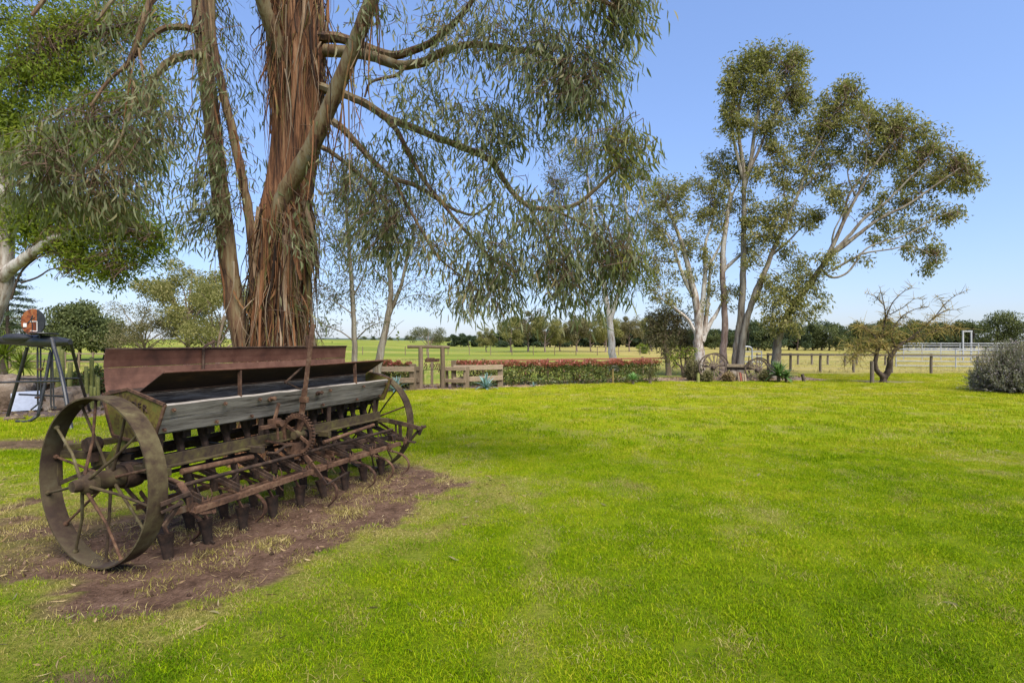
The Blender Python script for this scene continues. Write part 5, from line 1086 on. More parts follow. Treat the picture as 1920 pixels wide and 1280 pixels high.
# left background
put(dense_tree('spreading_pine', 101, 8, 9.5, 'lf_pine', 'bark_dark', 17000, .34, .22, 34, .55), 147, 44, 112, 'wide round-topped pine in the left paddock, behind the cacti', rz=.4)
put(dense_tree('spreading_pine', 102, 7, 6, 'lf_dark', 'bark_dark', 6000, .34, .2, 18, .55), 196, 47, 82, 'darker pine overlapping the wide round-topped pine on its right', rz=2.)
put(dense_tree('paddock_tree', 103, 8, 9, 'lf_pine', 'bark_dark', 8000, .25, .1, 24, .6), 14, 40, 108, 'green tree at the left edge behind the sculpture disc', rz=1.)
# layered conifer at the left edge
con = empty('conifer', (0, 0, 0)); s0 = snap(); cr = Crown(105); r5 = np.random.default_rng(105)
limb(cr, None, np.array([[0, 0, -.1], [0, 0, 5], [0, 0, 10.5]]), .28, .04, 'bark_dark', 'trunk', 6, 8, .05, .3, 1)
for i in range(30):
    z = 2.6+7.6*(i/29)**.9; a = i*2.399; q = 3.6*(1-(z-2.)/9.6)+.3
    e = np.array([q*cos(a), q*sin(a), z-.15*q+r5.normal()*.15]); limb(cr, None, [np.array([0, 0, z]), np.array([q*.5*cos(a), q*.5*sin(a), z+.1]), e], .05, .012, 'bark_dark', 'limb', 3, 5, .05, 0, i)
    for t in np.linspace(.35, 1, 5):
        c = np.array([q*t*cos(a), q*t*sin(a), z+.1-.2*t*q*.5]); k = 70; p = c+r5.normal(size=(k, 3))*np.array([.3, .3, .10]); cr.add('lf_dark', p, nrm(r5.normal(size=p.shape)*np.array([1, 1, .5])), .24*(.6+.7*r5.random(k)), .07*(.6+.8*r5.random(k)))
cr.build_leaves(None); finish(con, s0); con['form_h'] = 10.5; USED.discard(con.name)
put(con, 14, 34, 190, 'layered dark conifer at the left edge under the pale limb', rz=.3)
put(clump_tree('paddock_gum', 106, 9, 7., 'lf_olive', 'bark_pink', 15000, 'round', .22, .16, nlimb=20, gap=.3), 350, 36, 190, 'tall open gum behind the drill lid, left of the big trunk', rz=.9, sx=.9)
put(clump_tree('paddock_gum', 107, 9, 8.5, 'lf_brown', 'bark_brown', 8000, 'round', .22, .16, nlimb=14, gap=.3), 272, 34, 118, 'lower brownish gum left of the taller one behind the drill', rz=2.9, sx=1.1)
put(clump_tree('paddock_gum', 108, 9, 7.5, 'lf_olive', 'bark_pink', 9000, 'round', .22, .16, nlimb=15, gap=.3), 412, 33, 160, 'gum showing between the two big trunks', rz=4., sx=.9)

# ------------------------------------------------------------------ fences, gate, hedges
def fence(name, posts, rails, label, post_mat, rail_mat, pw=.12, post_round=True, wires=(), cat='fence', group=None, rail_t=.05):
    """posts: (x,y,h[,w]); rails: (i,j,z0,z1,height) joining post i to post j"""
    o0 = np.array([posts[0][0], posts[0][1], 0]); root = empty(name, o0, 0, label, cat, group); rr = random.Random(len(posts)+int(o0[1]*10))
    for p in posts:
        x, y, h = p[:3]; w = p[3] if len(p) > 3 else pw; m = MB()
        if post_round: m.tube([(0, 0, -.1), (rr.uniform(-.01, .01), 0, h*.5), (rr.uniform(-.015, .015), rr.uniform(-.01, .01), h)], [w*.52, w*.5, w*.47], 10)
        else: m.bar((0, 0, -.1), (rr.uniform(-.01, .01), 0, h), w, w, (0, 1, 0), .06)
        o = m.build('post', M[post_mat], root, post_round); o.location = np.array([x, y, 0])-o0; o.rotation_euler.z = rr.uniform(-.06, .06)
    for (i, j, z0, z1, hh) in rails:
        a = np.array([*posts[i][:2], z0])-o0; b = np.array([*posts[j][:2], z1])-o0; d = unit(b-a); a = a-d*.05; b = b+d*.05
        n = np.array([d[1], -d[0], 0])*(pw*.5+rail_t*.5); m = MB(); mid = (a+b)/2+np.array([0, 0, rr.uniform(-.012, .008)])
        m.bar(a+n, mid+n, rail_t, hh); m.bar(mid+n, b+n, rail_t, hh); m.build('rail', M[rail_mat], root)
    if wires:
        for z in wires:
            m = MB(); m.tube([np.array([p[0], p[1], min(z, p[2]-.02)])-o0 for p in posts], .004, 4); m.build('wire', M['wire'], root)
    return root
gp = lambda px, Y: tuple(G(px, Y)[:2])
# sleeper-rail fence either side of the gate
fence('rail_fence', [(*gp(690, 17.3), .78, .16), (*gp(774, 17.5), .86, .2)], [(0, 1, .34, .34, .17), (0, 1, .70, .70, .17)], 'short fence of heavy grey sleepers left of the garden gate, behind the drill wheel', 'post', 'rail', .2, False, rail_t=.07)
fence('rail_fence', [(*gp(781, 18.2), .75, .10), (*gp(784.5, 18.2), .75, .10)], [(0, 1, .28, .28, .14), (0, 1, .66, .66, .12)], 'stub of mossy rail joining the left gate post', 'post', 'post', .1, False, rail_t=.05)
fence('rail_fence', [(*gp(838, 18.5), .7, .1), (*gp(851, 18.4), .95, .16), (*gp(874, 18.2), .74, .2), (*gp(938, 18.9), .76, .19)], [(0, 2, .66, .68, .13), (0, 2, .26, .26, .13), (1, 3, .70, .70, .17), (1, 3, .29, .33, .17)], 'short fence of weathered sleepers right of the garden gate, behind the blue agave', 'post', 'rail', .2, False, rail_t=.07)
# the gate: two posts, lintel, thin iron leaf
gate = empty('garden_gate', G(808, 18.3), 0, 'rustic garden gate of two mossy posts, log lintel and thin iron leaf', 'gate'); s0 = snap()
for px in (788.5, 829.5):
    m = MB(); x, y, _ = G(px, 18.25); m.tube([(x, y, -.1), (x+.012, y, .7), (x, y, 1.42)], [.085, .08, .075], 10); m.build('gate_post', M['post'], None, True)
m = MB(); a, b = P(764, 650, 18.25), P(843, 651, 18.25); m.tube([a, (a+b)/2+np.array([0, 0, .012]), b], .055, 9); m.build('lintel', M['post'], None, True)
lf = MB(); q = [P(795, 725, 18.2), P(794.5, 693, 18.2), P(825, 692, 18.2), P(826, 724, 18.2)]
for a, b in zip(q, q[1:]+q[:1]): lf.tube([a, b], .013, 6)
lf.build('gate_leaf', M['dark_rust'], None)
finish(gate, s0)
orn = empty('rusty_ornament', G(810, 19.4), 0, 'rusty scrap-iron ornament with dangling pieces on a post behind the gate', 'ornament'); s0 = snap()
m = MB(); m.bar(G(810, 19.4, -.1), G(810, 19.4, .86), .09, .09, (0, 1, 0)); m.build('post', M['post'])
m = MB(); a = P(797, 676, 19.4); b = P(824, 675, 19.4); m.bar(a, b, .05, .12); m.bar(P(799, 672, 19.4), P(815, 672, 19.4), .04, .05); m.build('iron_bar', M['rust'])
for i, (px, py, l) in enumerate([(796, 680, .2), (799, 681, .24), (806, 682, .12), (813, 682, .14), (817, 681, .2), (820, 680, .26), (823, 680, .34)]):
    m = MB(); a = P(px, py, 19.38); m.tube(catmull([a, a+np.array([.03, 0, -l*.5]), a+np.array([-.02, 0, -l])], 3), .018, 6); m.build('dangling_iron', M['rust'])
finish(orn, s0)

def hedge(name, pa, pb, ht, wd, n, label, seed):
    """clipped hedge along the ground line pa-pb: woody stems, leaves in a box, red new tips on top"""
    pa = np.array([*pa, 0.]); pb = np.array([*pb, 0.]); root = empty(name, pa, 0, label, 'hedge'); s0 = snap(); r = np.random.default_rng(seed); d = pb-pa; ln = np.linalg.norm(d); d = d/ln; nn = np.array([-d[1], d[0], 0]); cr = Crown(seed)
    k = n; t = r.random(k)*ln; a = r.random(k); w = (r.random(k)-.5)*wd; z = r.random(k)*ht
    f = r.integers(0, 4, k); w = np.where(f == 0, -wd/2, np.where(f == 1, wd/2*np.sign(r.random(k)-.6), w)); z = np.where(f >= 2, ht-np.abs(r.normal(size=k))*.05, z)
    bump = (vnoise(t*1.9+seed, z*2.5+3)-.5)*.26+(vnoise(t*6+seed, z*6)-.5)*.16
    w = w+np.where(f < 2, np.sign(w)*bump, 0); z = z+np.where(f >= 2, bump*.8, 0)
    gaps = vnoise(t*5+50+seed, z*5+9)
    ok = (gaps > .22) | (r.random(k) < .35); t, w, z, f = t[ok], w[ok], z[ok], f[ok]; z = np.maximum(z, .02)
    p = pa+t[:, None]*d+w[:, None]*nn+z[:, None]*np.array([0, 0, 1.])
    tip = (z > ht-.13+.1*vnoise(t*2.2, t*0+seed)) & (r.random(len(z)) < .86)
    for mat, mk in (('lf_hedge', ~tip), ('lf_red', tip)):
        q = p[mk]; cr.add(mat, q, nrm(r.normal(size=q.shape)+np.array([0, 0, .6 if mat == 'lf_red' else .1])+(-nn*.6)*np.sign(w[mk])[:, None]*-1), .085*(.6+.7*r.random(len(q))), .042*(.7+.6*r.random(len(q))))
    cr.build_leaves(None, names=('foliage', 'red_tips'))
    cv = []
    for i in range(int(ln*7)):
        b = pa+d*r.random()*ln+nn*(r.random()-.5)*wd*.6; e = b+np.array([r.normal()*.1, r.normal()*.1, ht*.9]); tt = np.linspace(0, 1, 5)[:, None]; cv.append(b*(1-tt)+e*tt+r.normal(size=(5, 3))*.02)
    v, f_ = tube_batch(np.array(cv), .014, .006); o = link('stems', mesh_np('stems', v, f_, M['bark_dark'])); o['kind'] = 'stuff'
    finish(root, s0); return root
hedge('hedge', gp(857, 19.3), gp(1228, 21.4), .80, .75, 26000, 'long low clipped hedge with red new tips running right from the garden gate', 1)
hedge('hedge', gp(700, 18.1), gp(771, 18.4), .84, .6, 7000, 'short red-topped hedge behind the left sleeper fence', 2)
fence('rail_fence', [(*gp(905, 22.4), .87, .11), (*gp(1027, 23.4), .86, .11), (*gp(1205, 24.6), .9, .11), (*gp(1318, 26.2), .85, .11)], [(0, 1, .79, .8, .06), (1, 2, .8, .82, .06), (2, 3, .82, .8, .06)], 'reddish timber rail fence running just behind the long hedge', 'post', 'red_rail', .1, True)
# post-and-rail with wire to the right
fp = [(1440, 28.6), (1482, 28.4), (1538, 28.0), (1600, 27.6), (1672, 27.2), (1746, 26.8), (1833, 26.3), (1925, 25.8), (2030, 25.2)]
fence('wire_fence', [(*gp(px, Y), .98, .13) for px, Y in fp], [(i, i+1, .91, .91, .10) for i in range(8)], 'near timber post fence with one top rail and wires, right of the cart', 'grey_post', 'grey_post', .12, True, (.2, .4, .6, .76), rail_t=.05)
fp2 = [(1420, 37), (1496, 36.8), (1522, 36.6), (1552, 36.5), (1584, 36.3), (1606, 36.1), (1660, 35.8)]
fence('wire_fence', [(*gp(px, Y), .78, .13) for px, Y in fp2], [(i, i+1, .66, .66, .08) for i in range(6)], 'second shorter post and wire fence standing farther back beyond the near one', 'grey_post', 'grey_post', .12, True, (.2, .4), rail_t=.05)
fp3 = [(640+i*40, 62-i*.0) for i in range(16)]
fence('wire_fence', [(*gp(px, Y), 1.0, .09) for px, Y in fp3], [], 'thin wire fence crossing the green paddock beyond the gate', 'post', 'post', .08, True, (.35, .65, .95))
fp4 = [(200-i*26, 30+i*.2) for i in range(10)]
fence('rail_fence', [(*gp(px, Y), 1.0, .12) for px, Y in fp4], [(i, i+1, .9, .9, .07) for i in range(9)]+[(i, i+1, .45, .45, .07) for i in range(9)], 'timber rail fence behind the cacti at the left', 'post', 'rail', .1, True)
# galvanised cattle yards
def yard(name, pts, zs, h, label, step=1.25):
    root = empty(name, (*pts[0], 0), 0, label, 'cattle yard'); o0 = np.array([*pts[0], 0.])
    for a, b in zip(pts[:-1], pts[1:]):
        a = np.array([*a, 0.]); b = np.array([*b, 0.]); n = max(1, int(np.linalg.norm(b-a)/step))
        for k in range(n):
            p = a+(b-a)*k/n; m = MB(); m.tube([p-o0, p-o0+np.array([0, 0, h])], .035, 8); m.build('upright', M['galv'], root)
        for z in zs:
            m = MB(); m.bar(a-o0+np.array([0, 0, z]), b-o0+np.array([0, 0, z]), .035, .07 if z == zs[-1] else .06); m.build('rail', M['galv'], root)
    return root
yard('cattle_yard', [gp(1694, 47), gp(1800, 46), gp(1905, 45)], (.45, .8, 1.02, 1.24, 1.44), 1.5, 'long run of silver cattle yard panels at the far side of the right paddock')
yard('cattle_yard', [gp(1680, 33.5), gp(1792, 32.5), gp(1880, 32)], (.1, .38, .66, .9, 1.1), 1.14, 'nearer silver cattle panel with horizontal rails left of the lilac bush', 2.1)
arch = empty('yard_arch', G(1813, 46), 0, 'tall silver arch standing over the cattle yard rails', 'arch'); s0 = snap()
for px in (1805.5, 1821): m = MB(); m.bar(G(px, 45.9), P(px, 621, 45.9), .12, .1, (0, 1, 0)); m.build('upright', M['galv'])
m = MB(); m.bar(P(1804, 621, 45.9), P(1822.5, 621, 45.9), .12, .13); m.build('crossbar', M['galv']); finish(arch, s0)
arch = empty('pipe_gate', G(1402, 31), 0, 'bent silver pipe frame with a low panel behind the cart', 'gate'); s0 = snap()
m = MB(); m.tube(catmull([P(1394, 650, 31), P(1404, 650, 31), P(1409, 653, 31), P(1410, 660, 31), G(1410, 31)], 5), .05, 8); m.build('pipe_frame', M['galv'], None, True)
m = MB(); [m.bar(P(1393, y, 31), P(1428, y, 31), .04, .05) for y in (659, 668, 678)]; m.bar(P(1428, 658, 31), G(1428, 31), .05, .05, (0, 1, 0)); m.build('panel', M['galv']); finish(arch, s0)
# loose posts and stumps
def stump(px, Y, h, w, label, name='timber_post', mat='grey_post', tilt=0.):
    m = MB(); r = random.Random(int(px)); m.tube([(0, 0, -.08), (tilt*h*.5, 0, h*.5), (tilt*h, .01, h)], [w*.55, w*.5, w*.47], 11); o = m.build(name, M[mat], None, True); o.location = G(px, Y); tag(o, label, 'post'); return o
stump(1635, 20.6, .84, .14, 'lone weathered post beside the gnarled fruit tree')
stump(1149, 20.3, .56, .07, 'thin pale green post at the front of the long hedge', 'garden_stake', 'lichen_twig')
stump(1309, 20.9, .36, .12, 'mossy stump left of the front cart wheel', 'stump', 'cactus')
stump(1508, 21.3, .3, .13, 'short dark stump in the mulch right of the foxtail plant', 'stump', 'bark_dark', -.25)

# ------------------------------------------------------------------ the old cart running gear
cart = empty('cart', G(1378, 21.8), 0, 'old wooden cart running gear with two spoked wheels rotting under the gums', 'cart'); s0 = snap()
CW = M['bark_brown']
def cart_wheel(c, r, nsp, turn, seed):
    m = MB(); m.lathe([(r, -.03), (r, .03), (r-.05, .026), (r-.05, -.026)], (0, 0, 0), (0, 1, 0), 40, True); w = m.build('wheel', M['bark_dark'], None, True)
    h = MB(); h.lathe([(0, -.14), (.05, -.14), (.06, -.1), (.085, -.05), (.085, .05), (.06, .1), (0, .1)], (0, 0, 0), (0, 1, 0), 14); h.build('hub', M['bark_dark'], w, True)
    sp = MB(); sp.bar((.07, 0, 0), (r-.045, 0, 0), .03, .036); me = sp.mesh('spoke', CW)
    for k in range(nsp): link('spoke', me, w, None, (0, 2*pi*k/nsp, 0))
    w.location = c; w.rotation_euler = (R(-4), 0, turn); return w
wy = 21.55
for (px, r, nsp, y, t) in ((1336, .575, 14, wy, .05), (1419, .475, 12, wy, -.1), (1342, .575, 14, wy+1.25, .05), (1424, .475, 12, wy+1.2, -.1)):
    g = G(px, y); cart_wheel((g[0], g[1], r-.03), r, nsp, t, int(px))
for px, z in ((1339, .54), (1421, .45)):
    m = MB(); g = G(px, wy); m.bar((g[0], wy-.1, z), (g[0]+.1, wy+1.35, z), .09, .09); m.build('axle_beam', M['bark_dark'])
for (a, b, za, zb, y, w, h, nm, mt) in ((1362, 1412, .62, .6, wy+.2, .12, .12, 'chassis_beam', 'bark_brown'), (1360, 1414, .5, .47, wy+.35, .1, .1, 'chassis_beam', 'bark_dark'), (1330, 1420, .6, .57, wy+1.0, .1, .1, 'chassis_beam', 'bark_dark'), (1318, 1345, .74, .66, wy+.3, .1, .06, 'shaft', 'bark_brown')):
    m = MB(); m.bar((G(a, y)[0], y, za), (G(b, y)[0], y, zb), w, h); m.build(nm, M[mt])
m = MB(); m.lathe([(0, 0), (.17, 0), (.2, .1), (.19, .26), (.14, .34), (0, .36)], G(1374, wy+.25, .05), (0, 0, 1), 14); m.build('tank', M['bark_grey'], None, True)
m = MB(); m.bar(P(1403, 688, wy), P(1404.5, 667, wy), .03, .03, (0, 1, 0)); m.build('brake_lever', M['dark_rust'])
finish(cart, s0)
lp_ = empty('log_pile', G(1394, 21.5), 0, 'splintered orange-brown timber offcuts leaning between the cart wheels', 'timber'); s0 = snap()
for i, px in enumerate((1386, 1390, 1394, 1398)):
    m = MB(); m.bar(G(px, 21.4), G(px-3+i*.5, 21.5, .38-.03*i), .07, .05, (0, 1, 0)); m.build('plank', M['red_rail'] if i == 1 else M['rail'])
finish(lp_, s0)

# ------------------------------------------------------------------ rosette plants
def blade(ln, w, curve, th=.01, n=6, fold=.25):
    """one thick leaf along +x that rises then droops"""
    V = []; F = []
    for i in range(n):
        t = i/(n-1); x = ln*t*(1-.25*curve*t); z = ln*(.05*t)-ln*curve*.5*t*t; ww = w*(.55+.9*t-1.45*t**2.2) if t < 1 else .002; ww = max(ww, .003)
        V += [(x, -ww, z+fold*ww), (x, 0, z-th*(1-t)), (x, ww, z+fold*ww), (x, 0, z+th*.2*(1-t)+.001)]
    for i in range(n-1):
        for k in range(4): F.append((i*4+k, i*4+(k+1) % 4, i*4+4+(k+1) % 4, i*4+4+k))
    F += [(3, 2, 1, 0), tuple((n-1)*4+k for k in range(4))]; return V, F
def rosette(name, loc, n, ln, w, mat, label, cat='plant', seed=1, lo=5, hi=80, stemh=0., curve=(.1, .7), group=None, stem=None, names='leaf'):
    root = empty(name, loc, 0, label, cat, group); r = random.Random(seed); mesh = []
    for k in range(4):
        V, F = blade(ln*(.8+.12*k), w*(.85+.1*k), curve[0]+(curve[1]-curve[0])*k/3); mesh.append(mesh_np(names, V, F, M[mat], True))
    for i in range(n):
        el = lo+(hi-lo)*((i+.5)/n)**.8; a = i*2.399+r.uniform(-.2, .2)
        k = min(3, max(0, int((1-(el-lo)/(hi-lo))*4+r.uniform(-.6, .6))))
        link(names, mesh[k], root, (0, 0, stemh+.02+.08*w*i/n), (r.uniform(-.2, .2), -R(el+r.uniform(-6, 6)), a), r.uniform(.75, 1.08))
    if stemh: m = MB(); m.tube([(0, 0, -.05), (0, 0, stemh+.05)], [stem or .06, (stem or .06)*.8], 8); m.build('stem', M['bark_brown'], root, True)
    return root
rosette('agave', G(911, 17.9, .02), 30, .68, .055, 'lf_blue', 'blue-green agave with long stiff leaves in front of the right sleeper fence', 'agave', 1, -2, 86, curve=(.05, 1.1))
rosette('agave', G(741, 17.0, .02), 24, .62, .05, 'lf_blue', 'blue-green agave half hidden behind the far drill wheel', 'agave', 2, 0, 84, curve=(.05, 1.1))
rosette('agave', G(1000, 18.6, .02), 12, .24, .022, 'lf_blue', 'tiny agave at the foot of the long hedge', 'agave', 9, 10, 84, curve=(.05, .6))
rosette('succulent', G(1187, 20.0, .02), 44, .36, .045, 'lf_lime', 'bright lime-green succulent rosette near the right end of the hedge', 'succulent', 3, 8, 88, .12, (.0, .4))
rosette('yucca', G(1219, 20.4, .02), 40, .46, .022, 'lf_brown', 'brownish spiky yucca at the right end of the hedge', 'yucca', 4, -10, 85, .2, (.0, .5))
rosette('foxtail_plant', G(1460, 21.1, .0), 60, .78, .085, 'lf_deep', 'big deep green foxtail agave right of the rear cart wheel', 'agave', 5, 0, 86, .22, (.1, .8), stem=.07)
rosette('foxtail_plant', G(1474, 20.9, .0), 36, .5, .06, 'lf_deep', 'smaller foxtail agave hugging the right side of the big one', 'agave', 6, 0, 86, .12, (.1, .8), stem=.07)
rosette('yucca', P(8, 668, 15.5), 70, .85, .034, 'lf_bright', 'tall spiky yucca behind the rocks at the left edge', 'yucca', 7, -35, 86, .0, (.0, .5))
rosette('yucca', P(42, 690, 14.5), 60, .7, .03, 'lf_bright', 'lower bright green yucca just right of the tall one', 'yucca', 8, -15, 80, .0, (.1, .8))
m = MB(); g = G(8, 15.5); m.tube([(g[0], g[1], -.05), (g[0], g[1], 1.2)], .09, 8); o = m.build('stem', M['bark_dark'], None, True); under(o, bpy.data.objects['yucca.001'])

# ------------------------------------------------------------------ lilac-grey bush at the right edge
def bush(name, loc, rx, ry, h, n, mat, label, seed, Ln=.07, w=.018):
    root = empty(name, loc, 0, label, 'bush'); s0 = snap(); r = np.random.default_rng(seed); cr = Crown(seed); k = n
    a = r.uniform(0, 2*pi, k); u = r.random(k); q = .12+.88*u**.6; el = r.random(k)**.8
    b = np.c_[.2*rx*np.cos(a), .2*ry*np.sin(a), 0*a]+r.normal(size=(k, 3))*.06; b[:, 2] = .02
    prof = np.sqrt(np.clip(1-(el*.98)**2.6, 0, 1)); lump = .75+.5*fbm(a*1.6+seed, el*3, 3)
    e = np.c_[rx*q*prof*np.cos(a)*lump, ry*q*prof*np.sin(a)*lump, .12+h*el*(.8+.35*lump-.15)]
    mid = (b+e)/2+np.c_[(e-b)[:, :2]*.2, -.05*h+0*a]; t = np.linspace(0, 1, 6)[None, :, None]
    cv = (b[:, None]*(1-t)**2+mid[:, None]*2*t*(1-t)+e[:, None]*t**2)+np.array(loc); cr.tw.append((cv, .006))
    nl = 24; tt = .45+.55*r.random((k, nl, 1))
    p = b[:, None]*(1-tt)**2+mid[:, None]*2*tt*(1-tt)+e[:, None]*tt**2+r.normal(size=(k, nl, 3))*.018+np.array(loc); d = nrm((e-b)[:, None]*.6+r.normal(size=p.shape)*.55)
    cr.add(mat, p.reshape(-1, 3), d.reshape(-1, 3), Ln*(.6+.7*r.random(k*nl)), w*(.7+.6*r.random(k*nl)))
    cr.build_leaves(None, names=('foliage',)); cr.build_twigs(None, 'bark_dark', 'stems'); finish(root, s0); return root
bush('lilac_bush', G(1912, 16.8), 1.6, 1.35, 1.55, 1300, 'lf_lilac', 'large grey-green rosemary-like bush with lilac flowers at the right edge of the lawn', 3)
bush('lilac_bush', G(1842, 17.6), .45, .45, .62, 260, 'lf_lilac', 'low lilac-grey tuft at the left foot of the large bush', 4)

for i, (px, Y, r_, h_, mt, lb) in enumerate([(1326, 21.2, .24, .26, 'lf_brown', 'dry brown weeds growing up in front of the left cart wheel'), (1366, 21.25, .22, .26, 'lf_straw', 'straw-coloured weeds under the middle of the cart'), (1434, 21.2, .2, .24, 'lf_brown', 'brown weeds half hiding the right cart wheel'), (1300, 22.0, .4, .8, 'lf_brown', 'brownish leafy shrub at the left end of the cart')]):
    bush('weed_clump', G(px, Y), r_, r_, h_, 90, mt, lb, 40+i, .11, .03)

# ------------------------------------------------------------------ left garden: rocks, slab, cacti, the pod sculpture
def rock(loc, sz, seed, label, rz=0., mat='rock', name='boulder'):
    r = np.random.default_rng(seed); n1, n2 = 30, 17; V = []; F = []
    for j in range(n2):
        ph = pi*(j/(n2-1)-.5)
        for i in range(n1):
            th = 2*pi*i/n1; d = np.array([cos(ph)*cos(th), cos(ph)*sin(th), sin(ph)]); d = np.sign(d)*np.abs(d)**.75
            s = .72+.5*fbm(d[0]*1.7+seed*3.1+d[2], d[1]*1.7+seed+d[2]*2, 4)+.22*(fbm(d[0]*4.7+seed*1.3, d[2]*5+d[1]*3.1+seed, 3)-.5); V.append(d*s*np.array(sz)/2)
    for j in range(n2-1):
        for i in range(n1): F.append((j*n1+i, j*n1+(i+1) % n1, (j+1)*n1+(i+1) % n1, (j+1)*n1+i))
    o = link(name, mesh_np(name, V, F, M[mat], True), None, (loc[0], loc[1], loc[2]+sz[2]*.33), (0, 0, rz)); tag(o, label, 'rock', 'boulders edging the pond'); return o
for i, (px, Y, z, sz, lb) in enumerate([(0, 13.0, 0, (1.5, .9, .95), 'large tan boulder at the left edge beside the white slab'), (28, 13.9, .42, (1.9, .9, .34), 'long flat capstone bridging the rocks behind the white slab'), (128, 13.1, .0, (1.15, .8, .62), 'pale tan boulder right of the white slab, under the cacti'), (104, 12.6, 0, (.6, .5, .34), 'small reddish rock between the white slab and the pale boulder'), (160, 13.2, 0, (.7, .6, .4), 'low rock at the right end of the pond edge'), (84, 14.4, .2, (1.3, .7, .5), 'rock behind the thin rods of the sculpture'), (27, 10.9, -.02, (.34, .2, .12), 'flat pinkish stone lying at the sculpture foot'), (-60, 12.4, 0, (1.3, 1., .9), 'boulder cut by the left edge of the picture'), (185, 13.6, 0, (.6, .5, .3), 'dark rock under the shorter cacti')]): rock(G(px, Y, z), sz, i+3, lb, i*.7)
m = MB(); a = P(22, 772, 11.9); m.prism([P(20, 771, 12.1), P(70, 768, 12.2), P(74, 735, 12.6), P(20, 738, 12.5)], (0, .12, .03)); o = m.build('stone_slab', M['white_slab']); tag(o, 'pale bluish-white stained slab standing between the boulders', 'slab')
def cactus(px, Y, py_top, w, label, k):
    h = P(px, py_top, Y)[2]; m = MB(); n = 22; V = []; F = []; zs = [0, .3, .7, .9, .96, 1.]; rs = [.9, 1, 1, .92, .7, .12]; r = random.Random(k); lean = r.uniform(-.03, .03)
    for z, q in zip(zs, rs):
        for i in range(n):
            a = 2*pi*i/n; rr_ = w/2*q*(1+(.13 if i % 2 else -.08)); V.append((rr_*cos(a)+lean*z, rr_*sin(a), h*z if z < .85 else h-(1-z)*w*1.6))
    for j in range(5):
        for i in range(n): F.append((j*n+i, j*n+(i+1) % n, (j+1)*n+(i+1) % n, (j+1)*n+i))
    F.append(tuple(range(5*n, 6*n))); o = link('column_cactus', mesh_np('column_cactus', V, F, M['cactus'], True), None, G(px, Y)); tag(o, label, 'cactus', 'column cacti behind the rocks'); return o
for i, (px, py, w, Y, lb) in enumerate([(109, 646, .11, 14.2, 'tall column cactus right behind the sculpture front leg'), (118, 655, .09, 14.0, 'column cactus second tallest of those within the sculpture legs'), (130, 679, .1, 13.6, 'shorter column cactus just right of the sculpture front leg'), (103, 690, .11, 14.4, 'broad cactus at the back of those within the sculpture legs'), (163, 686, .08, 13.2, 'mid-height column cactus, leftmost of the cluster by the rear lid'), (171.5, 669, .085, 13.3, 'tallest column cactus of the cluster left of the rear lid'), (178, 702, .065, 13.4, 'thin cactus right behind the tallest in the cluster by the rear lid'), (184.5, 706, .075, 13.1, 'cactus touching the rear lid edge'), (172, 723, .07, 12.7, 'short cactus at the front foot of the tallest one'), (178, 725, .06, 12.6, 'shortest cactus at the front of the cluster by the rear lid'), (124, 700, .08, 14.6, 'low cactus behind the pair in the sculpture legs')]): cactus(px, Y, py, w, lb, i)
for i, (px, Y, sz, lb) in enumerate([(186, 14.2, .5, 'dark low shrub between the two cactus groups'), (150, 14.6, .4, 'small dark bush behind the pale boulder')]):
    bush('garden_bush', G(px, Y), sz, sz, sz*1.6, 130, 'lf_hedge', lb, 20+i, .1, .05)
# pod sculpture on splayed steel legs with a painted disc
sc = empty('pod_sculpture', G(75, 10.8), 0, 'black steel sculpture: long pod body on splayed pipe legs carrying an orange and black disc', 'sculpture'); s0 = snap()
Ys = 10.9; BS = 'black_steel'
ax0, ax1 = P(-30, 637, 11.2), P(132, 641, 10.6); axd = unit(ax1-ax0); ll = np.linalg.norm(ax1-ax0)
m = MB(); m.lathe([(.02, 0), (.06, .06*ll), (.08, .2*ll), (.09, .42*ll), (.125, .6*ll), (.12, .76*ll), (.08, .92*ll), (.05, ll), (0, ll)], ax0, axd, 18); m.build('pod', M[BS], None, True)
m = MB(); c = P(82, 625.5, 10.7); m.lathe([(0, -.012), (.23, -.012), (.235, 0), (.23, .012), (0, .012)], c, (0, .05, 1), 24); m.build('saddle_plate', M[BS], None, True)
m = MB(); m.lathe([(0, 0), (.04, .02), (.08, .1), (.09, .3), (.07, .5), (.04, .62), (0, .64)], P(3, 633, 10.75), unit((1, .02, .0)), 14); m.build('side_pod', M[BS], None, True)
def rod(pts, r=.03, nm='leg', mt=BS):
    m = MB(); c = catmull(pts, 4) if len(pts) > 2 else np.array(pts); m.tube(c, r, 9); return m.build(nm, M[mt], None, True)
rod([P(51, 652, 10.9), np.array([G(14, 11.3)[0], 11.3, 0])], .032); rod([P(97, 634, 10.4), P(119, 720, 9.95), np.array([G(134, 9.72)[0], 9.72, -.01])], .034); rod([P(131, 637, 10.8), P(150, 710, 11.4), np.array([G(169, 12.1)[0], 12.1, 0])], .03); rod([P(95, 660, 10.9), P(84, 720, 10.8), P(73, 770, 10.7), P(70, 779, 10.7), P(52, 790, 10.6), P(30, 790, 10.6)], .03)
for a, b in ((P(-10, 717, 11.1), P(112, 714, 10.1)), (P(36, 710, 11.2), P(148, 709, 11.3)), (P(36, 739, 11.5), P(122, 743, 11.4))): rod([a, b], .02, 'cross_rail')
for px in (70.5, 76): rod([P(px, 648, 10.9), P(px+.5, 758, 10.9)], .016, 'hanging_rod')
rod([P(72, 650, 10.9), P(88, 655, 10.9), P(95, 664, 10.9), P(95.5, 755, 10.9), P(99, 762, 10.9), P(106, 766, 10.9)], .014, 'hanging_rod'); rod([P(98, 650, 10.9), P(101, 758, 10.9), P(105, 762, 10.9)], .014, 'hanging_rod')
